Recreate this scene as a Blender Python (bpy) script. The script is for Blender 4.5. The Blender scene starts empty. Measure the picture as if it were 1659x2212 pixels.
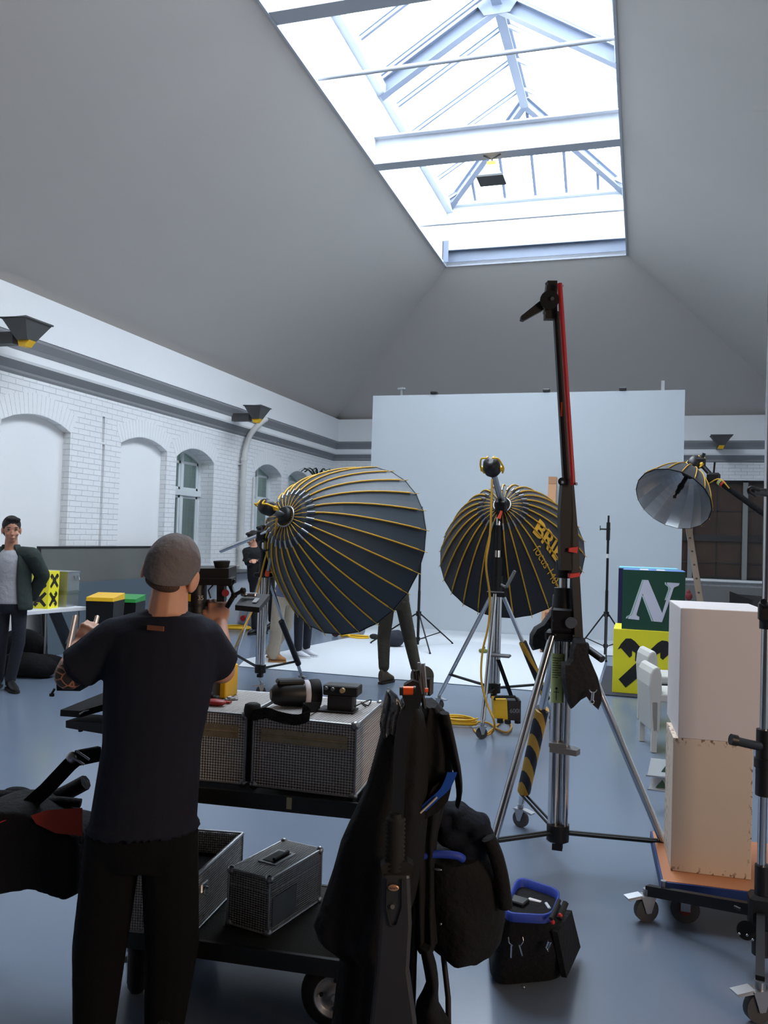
import bpy, bmesh, math, random
from mathutils import Vector, Matrix, Euler
random.seed(7)
S = bpy.context.scene
COL = S.collection
# ------------------------------------------------------------------ camera, world, lights, exposure
EYE = 1.65
F = 1820.0
YAW, PITCH, ROLL = 0.29751, 0.02907, 0.03183
def _basis():
    cy, sy, cp, sp = math.cos(YAW), math.sin(YAW), math.cos(PITCH), math.sin(PITCH)
    f = Vector((-sy*cp, cy*cp, sp)); r = Vector((cy, sy, 0)); u = r.cross(f)
    c, s = math.cos(ROLL), math.sin(ROLL)
    return c*r + s*u, -s*r + c*u, f
CR, CU, CF = _basis()
cam_d = bpy.data.cameras.new('camera'); cam = bpy.data.objects.new('camera', cam_d); COL.objects.link(cam)
cam_d.sensor_fit = 'HORIZONTAL'; cam_d.sensor_width = 36; cam_d.lens = F/1659*36; cam_d.clip_end = 200; cam_d.clip_start = .05
mw = Matrix.Identity(4)
for i in range(3):
    mw[i][0] = CR[i]; mw[i][1] = CU[i]; mw[i][2] = -CF[i]
mw[2][3] = EYE
cam.matrix_world = mw
S.camera = cam

S.view_settings.view_transform = 'Standard'; S.view_settings.look = 'None'; S.view_settings.gamma = 1
S.view_settings.use_curve_mapping = False
S.view_settings.exposure = 0.0

W_ = bpy.data.worlds.new('overcast_sky'); S.world = W_; W_.use_nodes = True
bg = W_.node_tree.nodes['Background']
bg.inputs[0].default_value = (0.90, 0.95, 1.0, 1); bg.inputs[1].default_value = 12.5

def area(name, loc, target, size, size_y, power, col, spread=None):
    d = bpy.data.lights.new(name, 'AREA'); d.shape = 'RECTANGLE'; d.size = size; d.size_y = size_y
    d.energy = power; d.color = col
    if spread: d.spread = spread
    o = bpy.data.objects.new(name, d); COL.objects.link(o); o.location = loc
    o.rotation_euler = (Vector(target)-Vector(loc)).to_track_quat('-Z', 'Y').to_euler()
    return o
# the daylight is the sky seen through the roof light; this portal only guides the sampling
pt = area('skylight_portal', (-2.09, 9.4, 7.05), (-2.09, 9.4, 0), 3.5, 13.3, 1, (1, 1, 1)); pt.data.cycles.is_portal = True
# warm area light added out of view at right; its window frame is invented
area('added_warm_light', (3.2, 0.4, 2.0), (-3.0, 0.4, 2.0), 1.5, 1.3, 100, (1.0, 0.72, 0.49))

# ------------------------------------------------------------------ pixel helpers (frame 1659 x 2212)
def ray(x, y): return CR*((x-829.5)/F) - CU*((y-1106)/F) + CF
O_ = Vector((0, 0, EYE))
def onZ(x, y, z=0.0):
    d = ray(x, y); return O_ + d*((z-EYE)/d.z)
def onY(x, y, Y):
    d = ray(x, y); return O_ + d*(Y/d.y)
def onX(x, y, X):
    d = ray(x, y); return O_ + d*(X/d.x)
def onD(x, y, D):           # at depth D along the view axis
    return O_ + ray(x, y)*D
def onP(x, y, p, n):        # plane through p with normal n
    d = ray(x, y); p = Vector(p); n = Vector(n); return O_ + d*((p-O_).dot(n)/d.dot(n))
def V(*a): return Vector(a)

# ------------------------------------------------------------------ materials
def lin(c):
    return tuple(((v/255)/12.92 if v/255 <= .04045 else ((v/255+.055)/1.055)**2.4) for v in c)
_M = {}
def mat(name, rgb, rough=.6, metal=0, bump=0, bscale=60, var=0, vscale=4, spec=.5, coat=0, sheen=0, trans=0, emit=0):
    if name in _M: return _M[name]
    m = bpy.data.materials.new(name); m.use_nodes = True; nt = m.node_tree; b = nt.nodes['Principled BSDF']
    c = lin(rgb)
    b.inputs['Base Color'].default_value = (*c, 1); b.inputs['Roughness'].default_value = rough
    b.inputs['Metallic'].default_value = metal; b.inputs['Specular IOR Level'].default_value = spec
    b.inputs['Coat Weight'].default_value = coat; b.inputs['Sheen Weight'].default_value = sheen
    b.inputs['Transmission Weight'].default_value = trans
    if emit:
        b.inputs['Emission Color'].default_value = (*c, 1); b.inputs['Emission Strength'].default_value = emit
    tc = nt.nodes.new('ShaderNodeTexCoord')
    # every material carries a faint procedural variation
    n = nt.nodes.new('ShaderNodeTexNoise'); n.inputs['Scale'].default_value = vscale; n.inputs['Detail'].default_value = 4
    nt.links.new(tc.outputs['Object'], n.inputs['Vector'])
    r = nt.nodes.new('ShaderNodeMapRange'); v = var if var else .06
    r.inputs['To Min'].default_value = 1-v; r.inputs['To Max'].default_value = 1+v
    nt.links.new(n.outputs['Fac'], r.inputs['Value'])
    mx = nt.nodes.new('ShaderNodeMix'); mx.data_type = 'RGBA'; mx.blend_type = 'MULTIPLY'; mx.inputs[0].default_value = 1
    mx.inputs[6].default_value = (*c, 1); nt.links.new(r.outputs[0], mx.inputs[7]); nt.links.new(mx.outputs[2], b.inputs['Base Color'])
    if bump:
        n2 = nt.nodes.new('ShaderNodeTexNoise'); n2.inputs['Scale'].default_value = bscale; n2.inputs['Detail'].default_value = 3
        nt.links.new(tc.outputs['Object'], n2.inputs['Vector'])
        bp = nt.nodes.new('ShaderNodeBump'); bp.inputs['Strength'].default_value = bump; bp.inputs['Distance'].default_value = .02
        nt.links.new(n2.outputs['Fac'], bp.inputs['Height']); nt.links.new(bp.outputs[0], b.inputs['Normal'])
    _M[name] = m
    return m
def nodes(m): return m.node_tree.nodes, m.node_tree.links, m.node_tree.nodes['Principled BSDF']

# ------------------------------------------------------------------ mesh builder
def basis_to(d):
    d = Vector(d).normalized(); a = Vector((0, 0, 1)) if abs(d.z) < .95 else Vector((1, 0, 0))
    x = a.cross(d).normalized(); y = d.cross(x)
    return x, y, d
class MB:
    def __init__(s): s.v = []; s.f = []; s.sm = []
    def add(s, vs, fs, smooth=False):
        o = len(s.v); s.v += [Vector(v) for v in vs]
        s.f += [tuple(i+o for i in f) for f in fs]; s.sm += [smooth]*len(fs); return s
    def box(s, c, size, rot=None, bev=0):
        c = Vector(c); h = Vector(size)*.5; R = rot.to_3x3() if rot is not None else Matrix.Identity(3)
        if bev:
            b = min(bev, min(h)*.9); vs = []; 
            for sx in (-1, 1):
                for sy in (-1, 1):
                    for sz in (-1, 1):
                        vs += [c+R@Vector((sx*h.x, sy*(h.y-b), sz*(h.z-b))), c+R@Vector((sx*(h.x-b), sy*h.y, sz*(h.z-b))), c+R@Vector((sx*(h.x-b), sy*(h.y-b), sz*h.z))]
            return s.hull(vs)
        vs = [c+R@Vector((x*h.x, y*h.y, z*h.z)) for x in (-1, 1) for y in (-1, 1) for z in (-1, 1)]
        return s.add(vs, [(0, 1, 3, 2), (4, 6, 7, 5), (0, 4, 5, 1), (2, 3, 7, 6), (0, 2, 6, 4), (1, 5, 7, 3)])
    def bb(s, x0, x1, y0, y1, z0, z1): return s.box(((x0+x1)/2, (y0+y1)/2, (z0+z1)/2), (abs(x1-x0), abs(y1-y0), abs(z1-z0)))
    def hull(s, pts, smooth=False):
        bm = bmesh.new()
        for p in pts: bm.verts.new(p)
        bmesh.ops.remove_doubles(bm, verts=bm.verts, dist=1e-6)
        r = bmesh.ops.convex_hull(bm, input=bm.verts)
        bmesh.ops.delete(bm, geom=[e for e in r['geom_interior'] if isinstance(e, bmesh.types.BMVert)], context='VERTS')
        bmesh.ops.dissolve_limit(bm, angle_limit=.01, verts=bm.verts, edges=bm.edges)
        bm.verts.index_update()
        s.add([v.co.copy() for v in bm.verts], [[v.index for v in f.verts] for f in bm.faces], smooth); bm.free(); return s
    def cyl(s, a, b, r0, r1=None, n=12, caps=True, smooth=True):
        a = Vector(a); b = Vector(b); r1 = r0 if r1 is None else r1
        x, y, _ = basis_to(b-a); vs = []
        for p, r in ((a, r0), (b, r1)):
            vs += [p+(x*math.cos(2*math.pi*i/n)+y*math.sin(2*math.pi*i/n))*r for i in range(n)]
        s.add(vs, [(i, (i+1) % n, n+(i+1) % n, n+i) for i in range(n)], smooth)
        if caps:
            s.add(vs[:n], [tuple(range(n))[::-1]]); s.add(vs[n:], [tuple(range(n))])
        return s
    def pipe(s, a, b, r, wall=.003, n=12): return s.cyl(a, b, r, n=n)
    def tube(s, pts, r, n=8, closed=False, rs=None):
        pts = [Vector(p) for p in pts]; m = len(pts); vs = []
        px = None
        for i, p in enumerate(pts):
            if closed: d = pts[(i+1) % m]-pts[i-1]
            else: d = pts[min(i+1, m-1)]-pts[max(i-1, 0)]
            if d.length < 1e-9: d = Vector((0, 0, 1))
            d.normalize()
            if px is None: px = basis_to(d)[0]
            px = (px-d*px.dot(d)); px = px.normalized() if px.length > 1e-6 else basis_to(d)[0]
            py = d.cross(px); rr = rs[i] if rs else r
            vs += [p+(px*math.cos(2*math.pi*k/n)+py*math.sin(2*math.pi*k/n))*rr for k in range(n)]
        fs = []
        for i in range(m if closed else m-1):
            j = (i+1) % m
            fs += [(i*n+k, i*n+(k+1) % n, j*n+(k+1) % n, j*n+k) for k in range(n)]
        s.add(vs, fs, True)
        if not closed: s.add(vs[:n], [tuple(range(n))[::-1]]); s.add(vs[-n:], [tuple(range(n))])
        return s
    def ell(s, c, r, rot=None, n=14, m=9):
        c = Vector(c); R = rot.to_3x3() if rot is not None else Matrix.Identity(3)
        if not hasattr(r, '__len__'): r = (r, r, r)
        vs = [c+R@Vector((0, 0, r[2]))]
        for j in range(1, m):
            t = math.pi*j/m
            vs += [c+R@Vector((r[0]*math.sin(t)*math.cos(2*math.pi*i/n), r[1]*math.sin(t)*math.sin(2*math.pi*i/n), r[2]*math.cos(t))) for i in range(n)]
        vs.append(c-R@Vector((0, 0, r[2])))
        fs = [(0, 1+i, 1+(i+1) % n) for i in range(n)]
        for j in range(m-2):
            a = 1+j*n; b = a+n
            fs += [(a+i, b+i, b+(i+1) % n, a+(i+1) % n) for i in range(n)]
        a = 1+(m-2)*n; L = len(vs)-1
        fs += [(a+i, L, a+(i+1) % n) for i in range(n)]
        return s.add(vs, fs, True)
    def rings(s, rs, cap=True, smooth=True):      # list of rings (equal length lists of points)
        n = len(rs[0]); vs = [p for r in rs for p in r]; fs = []
        for j in range(len(rs)-1):
            fs += [(j*n+i, j*n+(i+1) % n, (j+1)*n+(i+1) % n, (j+1)*n+i) for i in range(n)]
        s.add(vs, fs, smooth)
        if cap: s.add(rs[0], [tuple(range(n))[::-1]]); s.add(rs[-1], [tuple(range(n))])
        return s
    def lathe(s, c, axis, prof, n=24, smooth=True):   # prof: (t along axis, r)
        c = Vector(c); x, y, d = basis_to(axis); rs = []
        for t, r in prof: rs.append([c+d*t+(x*math.cos(2*math.pi*i/n)+y*math.sin(2*math.pi*i/n))*max(r, 1e-4) for i in range(n)])
        return s.rings(rs, True, smooth)
    def lathe2(s, c, axis, prof, n=24):
        c = Vector(c); x, y, d = basis_to(axis)
        return s.rings([[c+d*t+(x*math.cos(2*math.pi*i/n)+y*math.sin(2*math.pi*i/n))*r for i in range(n)] for t, r in prof], False, True)
    def prism(s, poly, off):                      # planar polygon (3-D points) extruded by a vector
        poly = [Vector(p) for p in poly]; n = len(poly); off = Vector(off)
        vs = poly+[p+off for p in poly]
        s.add(vs, [tuple(range(n))[::-1], tuple(range(n, 2*n))]+[(i, (i+1) % n, n+(i+1) % n, n+i) for i in range(n)]); return s
    def torus(s, c, axis, R, r, n=24, m=8, a0=0, a1=2*math.pi):
        c = Vector(c); x, y, d = basis_to(axis); full = abs(a1-a0-2*math.pi) < 1e-4
        k = n if full else n+1
        pts = [c+(x*math.cos(a0+(a1-a0)*i/n)+y*math.sin(a0+(a1-a0)*i/n))*R for i in range(k)]
        return s.tube(pts, r, m, closed=full)
    def band(s, pts, w, t, side):                 # flat strap along points; side = width direction
        pts = [Vector(p) for p in pts]; rs = []; side = Vector(side).normalized() if not isinstance(side, list) else side
        for i, p in enumerate(pts):
            d = (pts[min(i+1, len(pts)-1)]-pts[max(i-1, 0)]).normalized()
            sd = side[i] if isinstance(side, list) else side
            nn = d.cross(sd).normalized()
            rs.append([p-sd*w/2-nn*t/2, p+sd*w/2-nn*t/2, p+sd*w/2+nn*t/2, p-sd*w/2+nn*t/2])
        return s.rings(rs, True, False)
    def xf(s, M):
        s.v = [M@v for v in s.v]; return s
    def join(s, o, M=None):
        return_v = [M@v for v in o.v] if M is not None else o.v
        k = len(s.v); s.v += [v.copy() for v in return_v]; s.f += [tuple(i+k for i in f) for f in o.f]; s.sm += o.sm; return s
def mkmesh(name, mb, m):
    me = bpy.data.meshes.new(name); me.from_pydata([tuple(v) for v in mb.v], [], mb.f)
    me.polygons.foreach_set('use_smooth', mb.sm)
    bm = bmesh.new(); bm.from_mesh(me); bmesh.ops.recalc_face_normals(bm, faces=bm.faces); bm.to_mesh(me); bm.free()
    if m is not None: me.materials.append(m)
    me.update(); return me
def tag(o, label=None, cat=None, group=None, kind=None):
    if label: o['label'] = label
    if cat: o['category'] = cat
    if group: o['group'] = group
    if kind: o['kind'] = kind
    return o
def empty(name, loc, label, cat, group=None):
    o = bpy.data.objects.new(name, None); o.empty_display_size = .1; COL.objects.link(o); o.location = loc
    tag(o, label, cat, group); o.rotation_euler = (0, 0, 0)
    return o
def wloc(o):
    l = Vector(o.location)
    return l+wloc(o.parent) if o.parent else l
def part(name, mb, m, parent=None, label=None, bev=0, remesh=0, smooth=0, sub=0, solid=0):
    """geometry in WORLD coordinates -> one mesh object, origin at its own bounding-box base"""
    lo = Vector([min(v[i] for v in mb.v) for i in range(3)]); hi = Vector([max(v[i] for v in mb.v) for i in range(3)])
    org = Vector(((lo.x+hi.x)/2, (lo.y+hi.y)/2, lo.z))
    mb.v = [v-org for v in mb.v]
    o = bpy.data.objects.new(name, mkmesh(name, mb, m)); COL.objects.link(o)
    if parent is not None:
        o.parent = parent; o.location = org-wloc(parent)
    else: o.location = org
    if label: o['label'] = label
    if remesh:
        md = o.modifiers.new('skin', 'REMESH'); md.mode = 'VOXEL'; md.voxel_size = remesh; md.use_smooth_shade = True
        if smooth:
            sm = o.modifiers.new('relax', 'SMOOTH'); sm.factor = .5; sm.iterations = smooth
    if solid:
        md = o.modifiers.new('thick', 'SOLIDIFY'); md.thickness = solid; md.offset = 0
    if sub:
        md = o.modifiers.new('sub', 'SUBSURF'); md.levels = sub; md.render_levels = sub
    if bev:
        md = o.modifiers.new('bevel', 'BEVEL'); md.width = bev; md.segments = 2; md.limit_method = 'ANGLE'; md.angle_limit = .6
    return o
def struct(name, mb, m, parent=None, **k):
    o = part(name, mb, m, parent, **k)
    if parent is None: o['kind'] = 'structure'
    return o
def thing(name, mb, m, label, cat, group=None, **k):
    return tag(part(name, mb, m, **k), label, cat, group)
def copy_tree(o, parent=None):
    c = o.copy(); COL.objects.link(c); c.parent = parent
    for ch in list(o.children): copy_tree(ch, c)
    return c
def rotz(a): return Matrix.Rotation(a, 4, 'Z')
def frame(o, x, z):        # matrix with origin o, x axis, z axis approx
    x = Vector(x).normalized(); z = Vector(z); y = z.cross(x).normalized(); z = x.cross(y)
    m = Matrix.Identity(4)
    for i in range(3): m[i][0] = x[i]; m[i][1] = y[i]; m[i][2] = z[i]; m[i][3] = o[i]
    return m
def bez(p0, p1, p2, p3, n=12):
    p0, p1, p2, p3 = map(Vector, (p0, p1, p2, p3)); o = []
    for i in range(n+1):
        t = i/n; o.append(p0*(1-t)**3+p1*3*t*(1-t)**2+p2*3*t*t*(1-t)+p3*t**3)
    return o
def spline(P, k=6):
    P = [Vector(p) for p in P]; o = []
    for i in range(len(P)-1):
        a = P[max(i-1, 0)]; b = P[i]; c = P[i+1]; d = P[min(i+2, len(P)-1)]
        for j in range(k):
            t = j/k
            o.append(.5*((2*b)+(c-a)*t+(2*a-5*b+4*c-d)*t*t+(3*b-a-3*c+d)*t**3))
    o.append(P[-1]); return o
# ------------------------------------------------------------------ materials of the room
black = mat('black_plastic', (17, 17, 19), .45)
blackm = mat('black_metal', (15, 15, 17), .5, spec=.35)
rubber = mat('black_rubber', (18, 18, 18), .8)
chrome = mat('chrome', (200, 202, 205), .18, 1)
steel = mat('brushed_steel', (165, 167, 170), .38, 1)
alu = mat('aluminium', (178, 180, 182), .42, .9)
brass = mat('worn_brass', (186, 164, 128), .42, .45, var=.35, vscale=30)
yellow = mat('yellow_plastic', (236, 185, 30), .45)
orange = mat('orange_plastic', (240, 85, 25), .4)
red = mat('red_plastic', (190, 28, 24), .45)
blackcloth = mat('black_fabric', (16, 16, 18), .95, bump=.5, bscale=120, var=.25, vscale=9, spec=.25)
white_paint = mat('white_wall_paint', (238, 239, 240), .7, bump=.05, bscale=90, var=.02, vscale=1.2)
ceil_paint = mat('matt_ceiling_paint', (202, 196, 190), .9, bump=.03, bscale=40, var=.02, vscale=.6)
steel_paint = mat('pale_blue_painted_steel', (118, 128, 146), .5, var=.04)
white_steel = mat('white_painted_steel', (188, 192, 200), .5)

def brick_material():
    m = mat('white_painted_brick', (238, 239, 240), .6); N, L, b = nodes(m)
    tc = N.new('ShaderNodeTexCoord'); sp = N.new('ShaderNodeSeparateXYZ'); cb = N.new('ShaderNodeCombineXYZ')
    L.new(tc.outputs['Object'], sp.inputs[0]); ad = N.new('ShaderNodeMath'); ad.operation = 'ADD'
    L.new(sp.outputs[0], ad.inputs[0]); L.new(sp.outputs[1], ad.inputs[1]); L.new(ad.outputs[0], cb.inputs[0]); L.new(sp.outputs[2], cb.inputs[1])
    br = N.new('ShaderNodeTexBrick'); L.new(cb.outputs[0], br.inputs['Vector'])
    br.inputs['Scale'].default_value = 1; br.inputs['Brick Width'].default_value = .25; br.inputs['Row Height'].default_value = .077
    br.inputs['Mortar Size'].default_value = .006; br.inputs['Mortar Smooth'].default_value = .6
    br.inputs['Color1'].default_value = (1, 1, 1, 1); br.inputs['Color2'].default_value = (.93, .93, .93, 1); br.inputs['Mortar'].default_value = (.25, .25, .25, 1)
    no = N.new('ShaderNodeTexNoise'); no.inputs['Scale'].default_value = 25; L.new(tc.outputs['Object'], no.inputs['Vector'])
    m1 = N.new('ShaderNodeMath'); m1.operation = 'MULTIPLY_ADD'; L.new(no.outputs['Fac'], m1.inputs[0]); m1.inputs[1].default_value = .3
    L.new(br.outputs['Color'], m1.inputs[2])
    bp = N.new('ShaderNodeBump'); bp.inputs['Strength'].default_value = .75; bp.inputs['Distance'].default_value = .012
    L.new(m1.outputs[0], bp.inputs['Height']); L.new(bp.outputs[0], b.inputs['Normal'])
    mx = N.new('ShaderNodeMix'); mx.data_type = 'RGBA'; mx.inputs[6].default_value = (*lin((208, 211, 215)), 1); mx.inputs[7].default_value = (*lin((238, 239, 240)), 1)
    L.new(br.outputs['Color'], mx.inputs[0]); L.new(mx.outputs[2], b.inputs['Base Color'])
    return m
brick = brick_material()
def floor_material():
    return mat('glossy_grey_blue_resin_floor', (108, 120, 137), .22, spec=.55, var=.1, vscale=.8)
def glass_material(name, tint, gloss=.12, cap=.12):
    m = bpy.data.materials.new(name); m.use_nodes = True; N = m.node_tree.nodes; L = m.node_tree.links; N.clear()
    o = N.new('ShaderNodeOutputMaterial'); mx = N.new('ShaderNodeMixShader'); t = N.new('ShaderNodeBsdfTransparent'); g = N.new('ShaderNodeBsdfGlossy')
    t.inputs[0].default_value = (*tint, 1); g.inputs['Roughness'].default_value = .05
    lw = N.new('ShaderNodeLayerWeight'); lw.inputs[0].default_value = gloss; k = N.new('ShaderNodeMath'); k.operation = 'MULTIPLY'; k.inputs[1].default_value = cap; L.new(lw.outputs['Fresnel'], k.inputs[0]); L.new(k.outputs[0], mx.inputs[0])
    L.new(t.outputs[0], mx.inputs[1]); L.new(g.outputs[0], mx.inputs[2]); L.new(mx.outputs[0], o.inputs[0]); return m
roof_glass = glass_material('roof_glass', (.94, .97, 1.0)); win_glass = glass_material('window_glass', (.8, .86, .84), .3, .6)

# ------------------------------------------------------------------ room shell
XL, XR, YB, YF, EAVE = -7.45, 3.28, 19.8, -3.0, 4.52
SX0, SX1, SY0, SY1, SZ = -3.82, -0.36, 3.2, 16.05, 7.0
floor = struct('floor', MB().bb(XL-.6, XR+.3, YF-.3, YB+.5, -.1, 0), floor_material())

def slab(poly, n, t=.12):
    n = Vector(n).normalized(); return MB().prism(poly, n*t)
cz = MB()
cz.prism([(XL, YF, EAVE), (XL, YB, EAVE), (SX0, SY1, SZ), (SX0, SY0, SZ), (SX0, YF, SZ)], (-.10, 0, .14))
cz.prism([(XR, YF, EAVE), (XR, YB, EAVE), (SX1, SY1, SZ), (SX1, SY0, SZ), (SX1, YF, SZ)], (.10, 0, .14))
cz.prism([(XL, YB, EAVE), (XR, YB, EAVE), (SX1, SY1, SZ), (SX0, SY1, SZ)], (0, .10, .14))
cz.bb(SX0-.1, SX1+.1, YF-.1, SY0, SZ, SZ+.12)
struct('ceiling', cz, ceil_paint)

# left wall with arched openings cut through the brickwork
def arch_poly(X, y0, y1, z0, zs, rise, n=14):
    w = (y1-y0)/2; R = (w*w+rise*rise)/(2*rise); c = zs+rise-R; a = math.asin(w/R)
    p = [(X, y1, z0)]
    p += [(X, (y0+y1)/2+R*math.sin(a-2*a*i/n), c+R*math.cos(a-2*a*i/n)) for i in range(n+1)]
    p += [(X, y0, z0)]
    return [Vector(q) for q in p]
BLIND = [(5.1, 6.4), (8.36, 9.66), (10.82, 12.1)]
WINS = [(12.4, 13.68), (15.4, 16.68), (17.03, 18.3)]
wl = bpy.data.objects.new('wall_left', mkmesh('wall_left', MB().bb(XL-.45, XL, YF-.3, YB+.4, 0, EAVE), brick)); COL.objects.link(wl); wl['kind'] = 'structure'
cut = MB()
for a, b in BLIND: cut.prism(arch_poly(XL+.1, a, b, -.2, 2.92, .15), (-.24, 0, 0))
for a, b in WINS: cut.prism(arch_poly(XL+.1, a, b, .95, 2.88, .19), (-.9, 0, 0))
cut.bb(XL-.045, XL+.1, 10.37, 10.43, .8, 2.85); cut.bb(XL-.045, XL+.1, 10.35, 10.41, 2.88, 3.25)
bm = bmesh.new(); bm.from_mesh(wl.data); 
cutter = bpy.data.objects.new('cutter', mkmesh('cutter', cut, None)); COL.objects.link(cutter)
md = wl.modifiers.new('cut', 'BOOLEAN'); md.object = cutter; md.operation = 'DIFFERENCE'; md.solver = 'EXACT'
bm.free()
dg = bpy.context.evaluated_depsgraph_get(); nm = bpy.data.meshes.new_from_object(wl.evaluated_get(dg)); wl.modifiers.clear(); wl.data = nm
bpy.data.objects.remove(cutter)
# smooth plaster infill of the blind arches and brick arch rings
k = 70
for a, b in BLIND:
    struct('trim_%d' % k, MB().prism(arch_poly(XL-.13, a-.01, b+.01, -.01, 2.92, .15), (.015, 0, 0)), white_paint); k += 1
for a, b in BLIND+WINS:
    mb = MB(); zs, rise = (2.92, .15) if (a, b) in BLIND else (2.88, .19)
    w = (b-a)/2; R = (w*w+rise*rise)/(2*rise); c = zs+rise-R; an = math.asin(w/R)*1.02; n = 19; ym = (a+b)/2
    for i in range(n):
        t0 = -an+2*an*(i+.05)/n; t1 = -an+2*an*(i+.95)/n
        mb.prism([(XL-.002, ym+r*math.sin(t), c+r*math.cos(t)) for r, t in ((R+.004, t0), (R+.004, t1), (R+.27, t1), (R+.27, t0))], (.005, 0, 0))
    struct('trim_%d' % k, mb, white_paint); k += 1
# cornices of the left, back and right wall: white faces with coves in a darker grey between them
greyc = mat('grey_cornice_coves', (138, 139, 142), .8)
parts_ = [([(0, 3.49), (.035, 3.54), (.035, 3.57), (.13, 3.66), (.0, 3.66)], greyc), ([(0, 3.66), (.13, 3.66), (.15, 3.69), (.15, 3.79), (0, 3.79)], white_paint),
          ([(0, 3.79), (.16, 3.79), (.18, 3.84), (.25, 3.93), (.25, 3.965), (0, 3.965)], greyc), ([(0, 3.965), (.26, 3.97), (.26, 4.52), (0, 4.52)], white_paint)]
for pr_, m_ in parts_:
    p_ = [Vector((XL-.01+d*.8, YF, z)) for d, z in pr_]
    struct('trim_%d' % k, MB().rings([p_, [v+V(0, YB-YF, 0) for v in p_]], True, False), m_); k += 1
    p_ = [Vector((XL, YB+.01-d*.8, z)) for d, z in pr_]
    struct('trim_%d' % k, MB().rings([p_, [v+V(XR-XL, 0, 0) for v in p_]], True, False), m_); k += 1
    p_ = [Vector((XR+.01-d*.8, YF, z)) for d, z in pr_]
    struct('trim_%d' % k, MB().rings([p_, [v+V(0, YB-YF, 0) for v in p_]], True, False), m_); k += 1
# back wall with the wide window opening at the right
bx0, bx1, bz0, bz1 = -0.1, 3.2, .95, 3.12
mb = MB().bb(XL-.4, bx0, YB, YB+.35, 0, EAVE).bb(bx1, XR+.3, YB, YB+.35, 0, EAVE).bb(bx0, bx1, YB, YB+.35, 0, bz0).bb(bx0, bx1, YB, YB+.35, bz1, EAVE)
struct('wall_back', mb, brick)
struct('wall_right', MB().bb(XR, XR+.3, YF-.3, YB, 0, EAVE), white_paint)
mb = MB().bb(XL, XR, YF-.3, YF, 0, EAVE).prism([(XL, YF, EAVE), (XR, YF, EAVE), (SX1, YF, SZ), (SX0, YF, SZ)], (0, -.2, 0))
struct('wall_front', mb, mat('dark_grey_wall', (70, 70, 72), .8))
struct('baseboard_left', MB().bb(XL-.001, XL+.02, YF, 5.05, 0, .12).bb(XL-.001, XL+.02, 6.45, 8.3, 0, .12).bb(XL-.001, XL+.02, 9.7, 10.8, 0, .12).bb(XL-.001, XL+.02, 12.15, YB, 0, .12), white_paint)

# unseen window frame added on the solid right wall around the warm light
mb = MB()
for y0, y1, z0, z1 in ((-.36, 1.16, 1.22, 1.3), (-.36, 1.16, 2.7, 2.78), (-.36, -.3, 1.22, 2.78), (1.1, 1.16, 1.22, 2.78), (.37, .43, 1.22, 2.78)): mb.bb(XR-.07, XR+.0, y0, y1, z0, z1)
struct('window_12', mb, mat('white_window_frame', (214, 220, 222), .4))
# windows of the left wall
frame_w = mat('white_window_frame', (214, 220, 222), .4)
curtain = mat('grey_green_net_curtain', (92, 102, 102), .9, var=.18, vscale=3)
def make_translucent(m, w=.6):
    N, L, b = nodes(m); tr = N.new('ShaderNodeBsdfTranslucent'); mx = N.new('ShaderNodeMixShader'); mx.inputs[0].default_value = w
    L.new(b.inputs['Base Color'].links[0].from_socket, tr.inputs[0]); L.new(b.outputs[0], mx.inputs[1]); L.new(tr.outputs[0], mx.inputs[2]); L.new(mx.outputs[0], N['Material Output'].inputs[0])
make_translucent(curtain, .35)
wn = 1
for a, b in WINS:
    r = empty('window_%d' % wn, (XL-.33, (a+b)/2, .95), None, None); r['kind'] = 'structure'; wn += 1
    X = XL-.33
    outer = arch_poly(X, a-.01, b+.01, .95, 2.88, .19); fr = MB()
    def ring(y0, y1, z0, zs, rise, w, d):
        o = arch_poly(X, y0, y1, z0, zs, rise); i = arch_poly(X, y0+w, y1-w, z0+w, zs-w*.3, max(rise-.04, .02)); n = len(o); m = MB()
        vs = o+i+[v+V(d, 0, 0) for v in o]+[v+V(d, 0, 0) for v in i]; fs = []
        for q in range(n):
            q2 = (q+1) % n
            fs += [(q, q2, n+q2, n+q), (2*n+q, 3*n+q, 3*n+q2, 2*n+q2), (n+q, n+q2, 3*n+q2, 3*n+q), (q, 2*n+q, 2*n+q2, q2)]
        return m.add(vs, fs)
    fr = ring(a, b, .95, 2.88, .19, .07, .06); ym = (a+b)/2
    fr.bb(X, X+.07, ym-.04, ym+.04, .95, 3.0).bb(X, X+.09, a, b, 2.26, 2.36)
    part('window_frame', fr, frame_w, r)
    sa = MB()
    for y0, y1 in ((a+.07, ym-.04), (ym+.04, b-.07)):
        for z0, z1 in ((1.02, 2.26), (2.36, 2.86)):
            sa.bb(X+.02, X+.05, y0, y0+.045, z0, z1).bb(X+.02, X+.05, y1-.045, y1, z0, z1).bb(X+.02, X+.05, y0, y1, z0, z0+.045).bb(X+.02, X+.05, y0, y1, z1-.045, z1)
    part('sash', sa, frame_w, r)
    part('pane', MB().bb(X+.03, X+.034, a+.05, b-.05, 1.0, 3.0), win_glass, r)
    cu = MB(); pts = [(X-.09+.015*math.sin(j*1.9), a-.02+(b-a+.04)*j/40) for j in range(41)]
    for j in range(40):
        (x0, y0), (x1, y1) = pts[j], pts[j+1]
        cu.add([(x0, y0, .97), (x1, y1, .97), (x1, y1, 3.05), (x0, y0, 3.05)], [(0, 1, 2, 3)], True)
    part('curtain', cu, curtain, r)
    part('window_sill', MB().bb(X-.05, XL+.03, a-.02, b+.02, .93, .965), frame_w, r)
    struct('trim_%d' % (20+wn), MB().bb(XL-1.52, XL-1.5, a-1.4, b+1.4, .0, 2.9), mat('dim_courtyard_wall', (84, 92, 94), .9))

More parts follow.
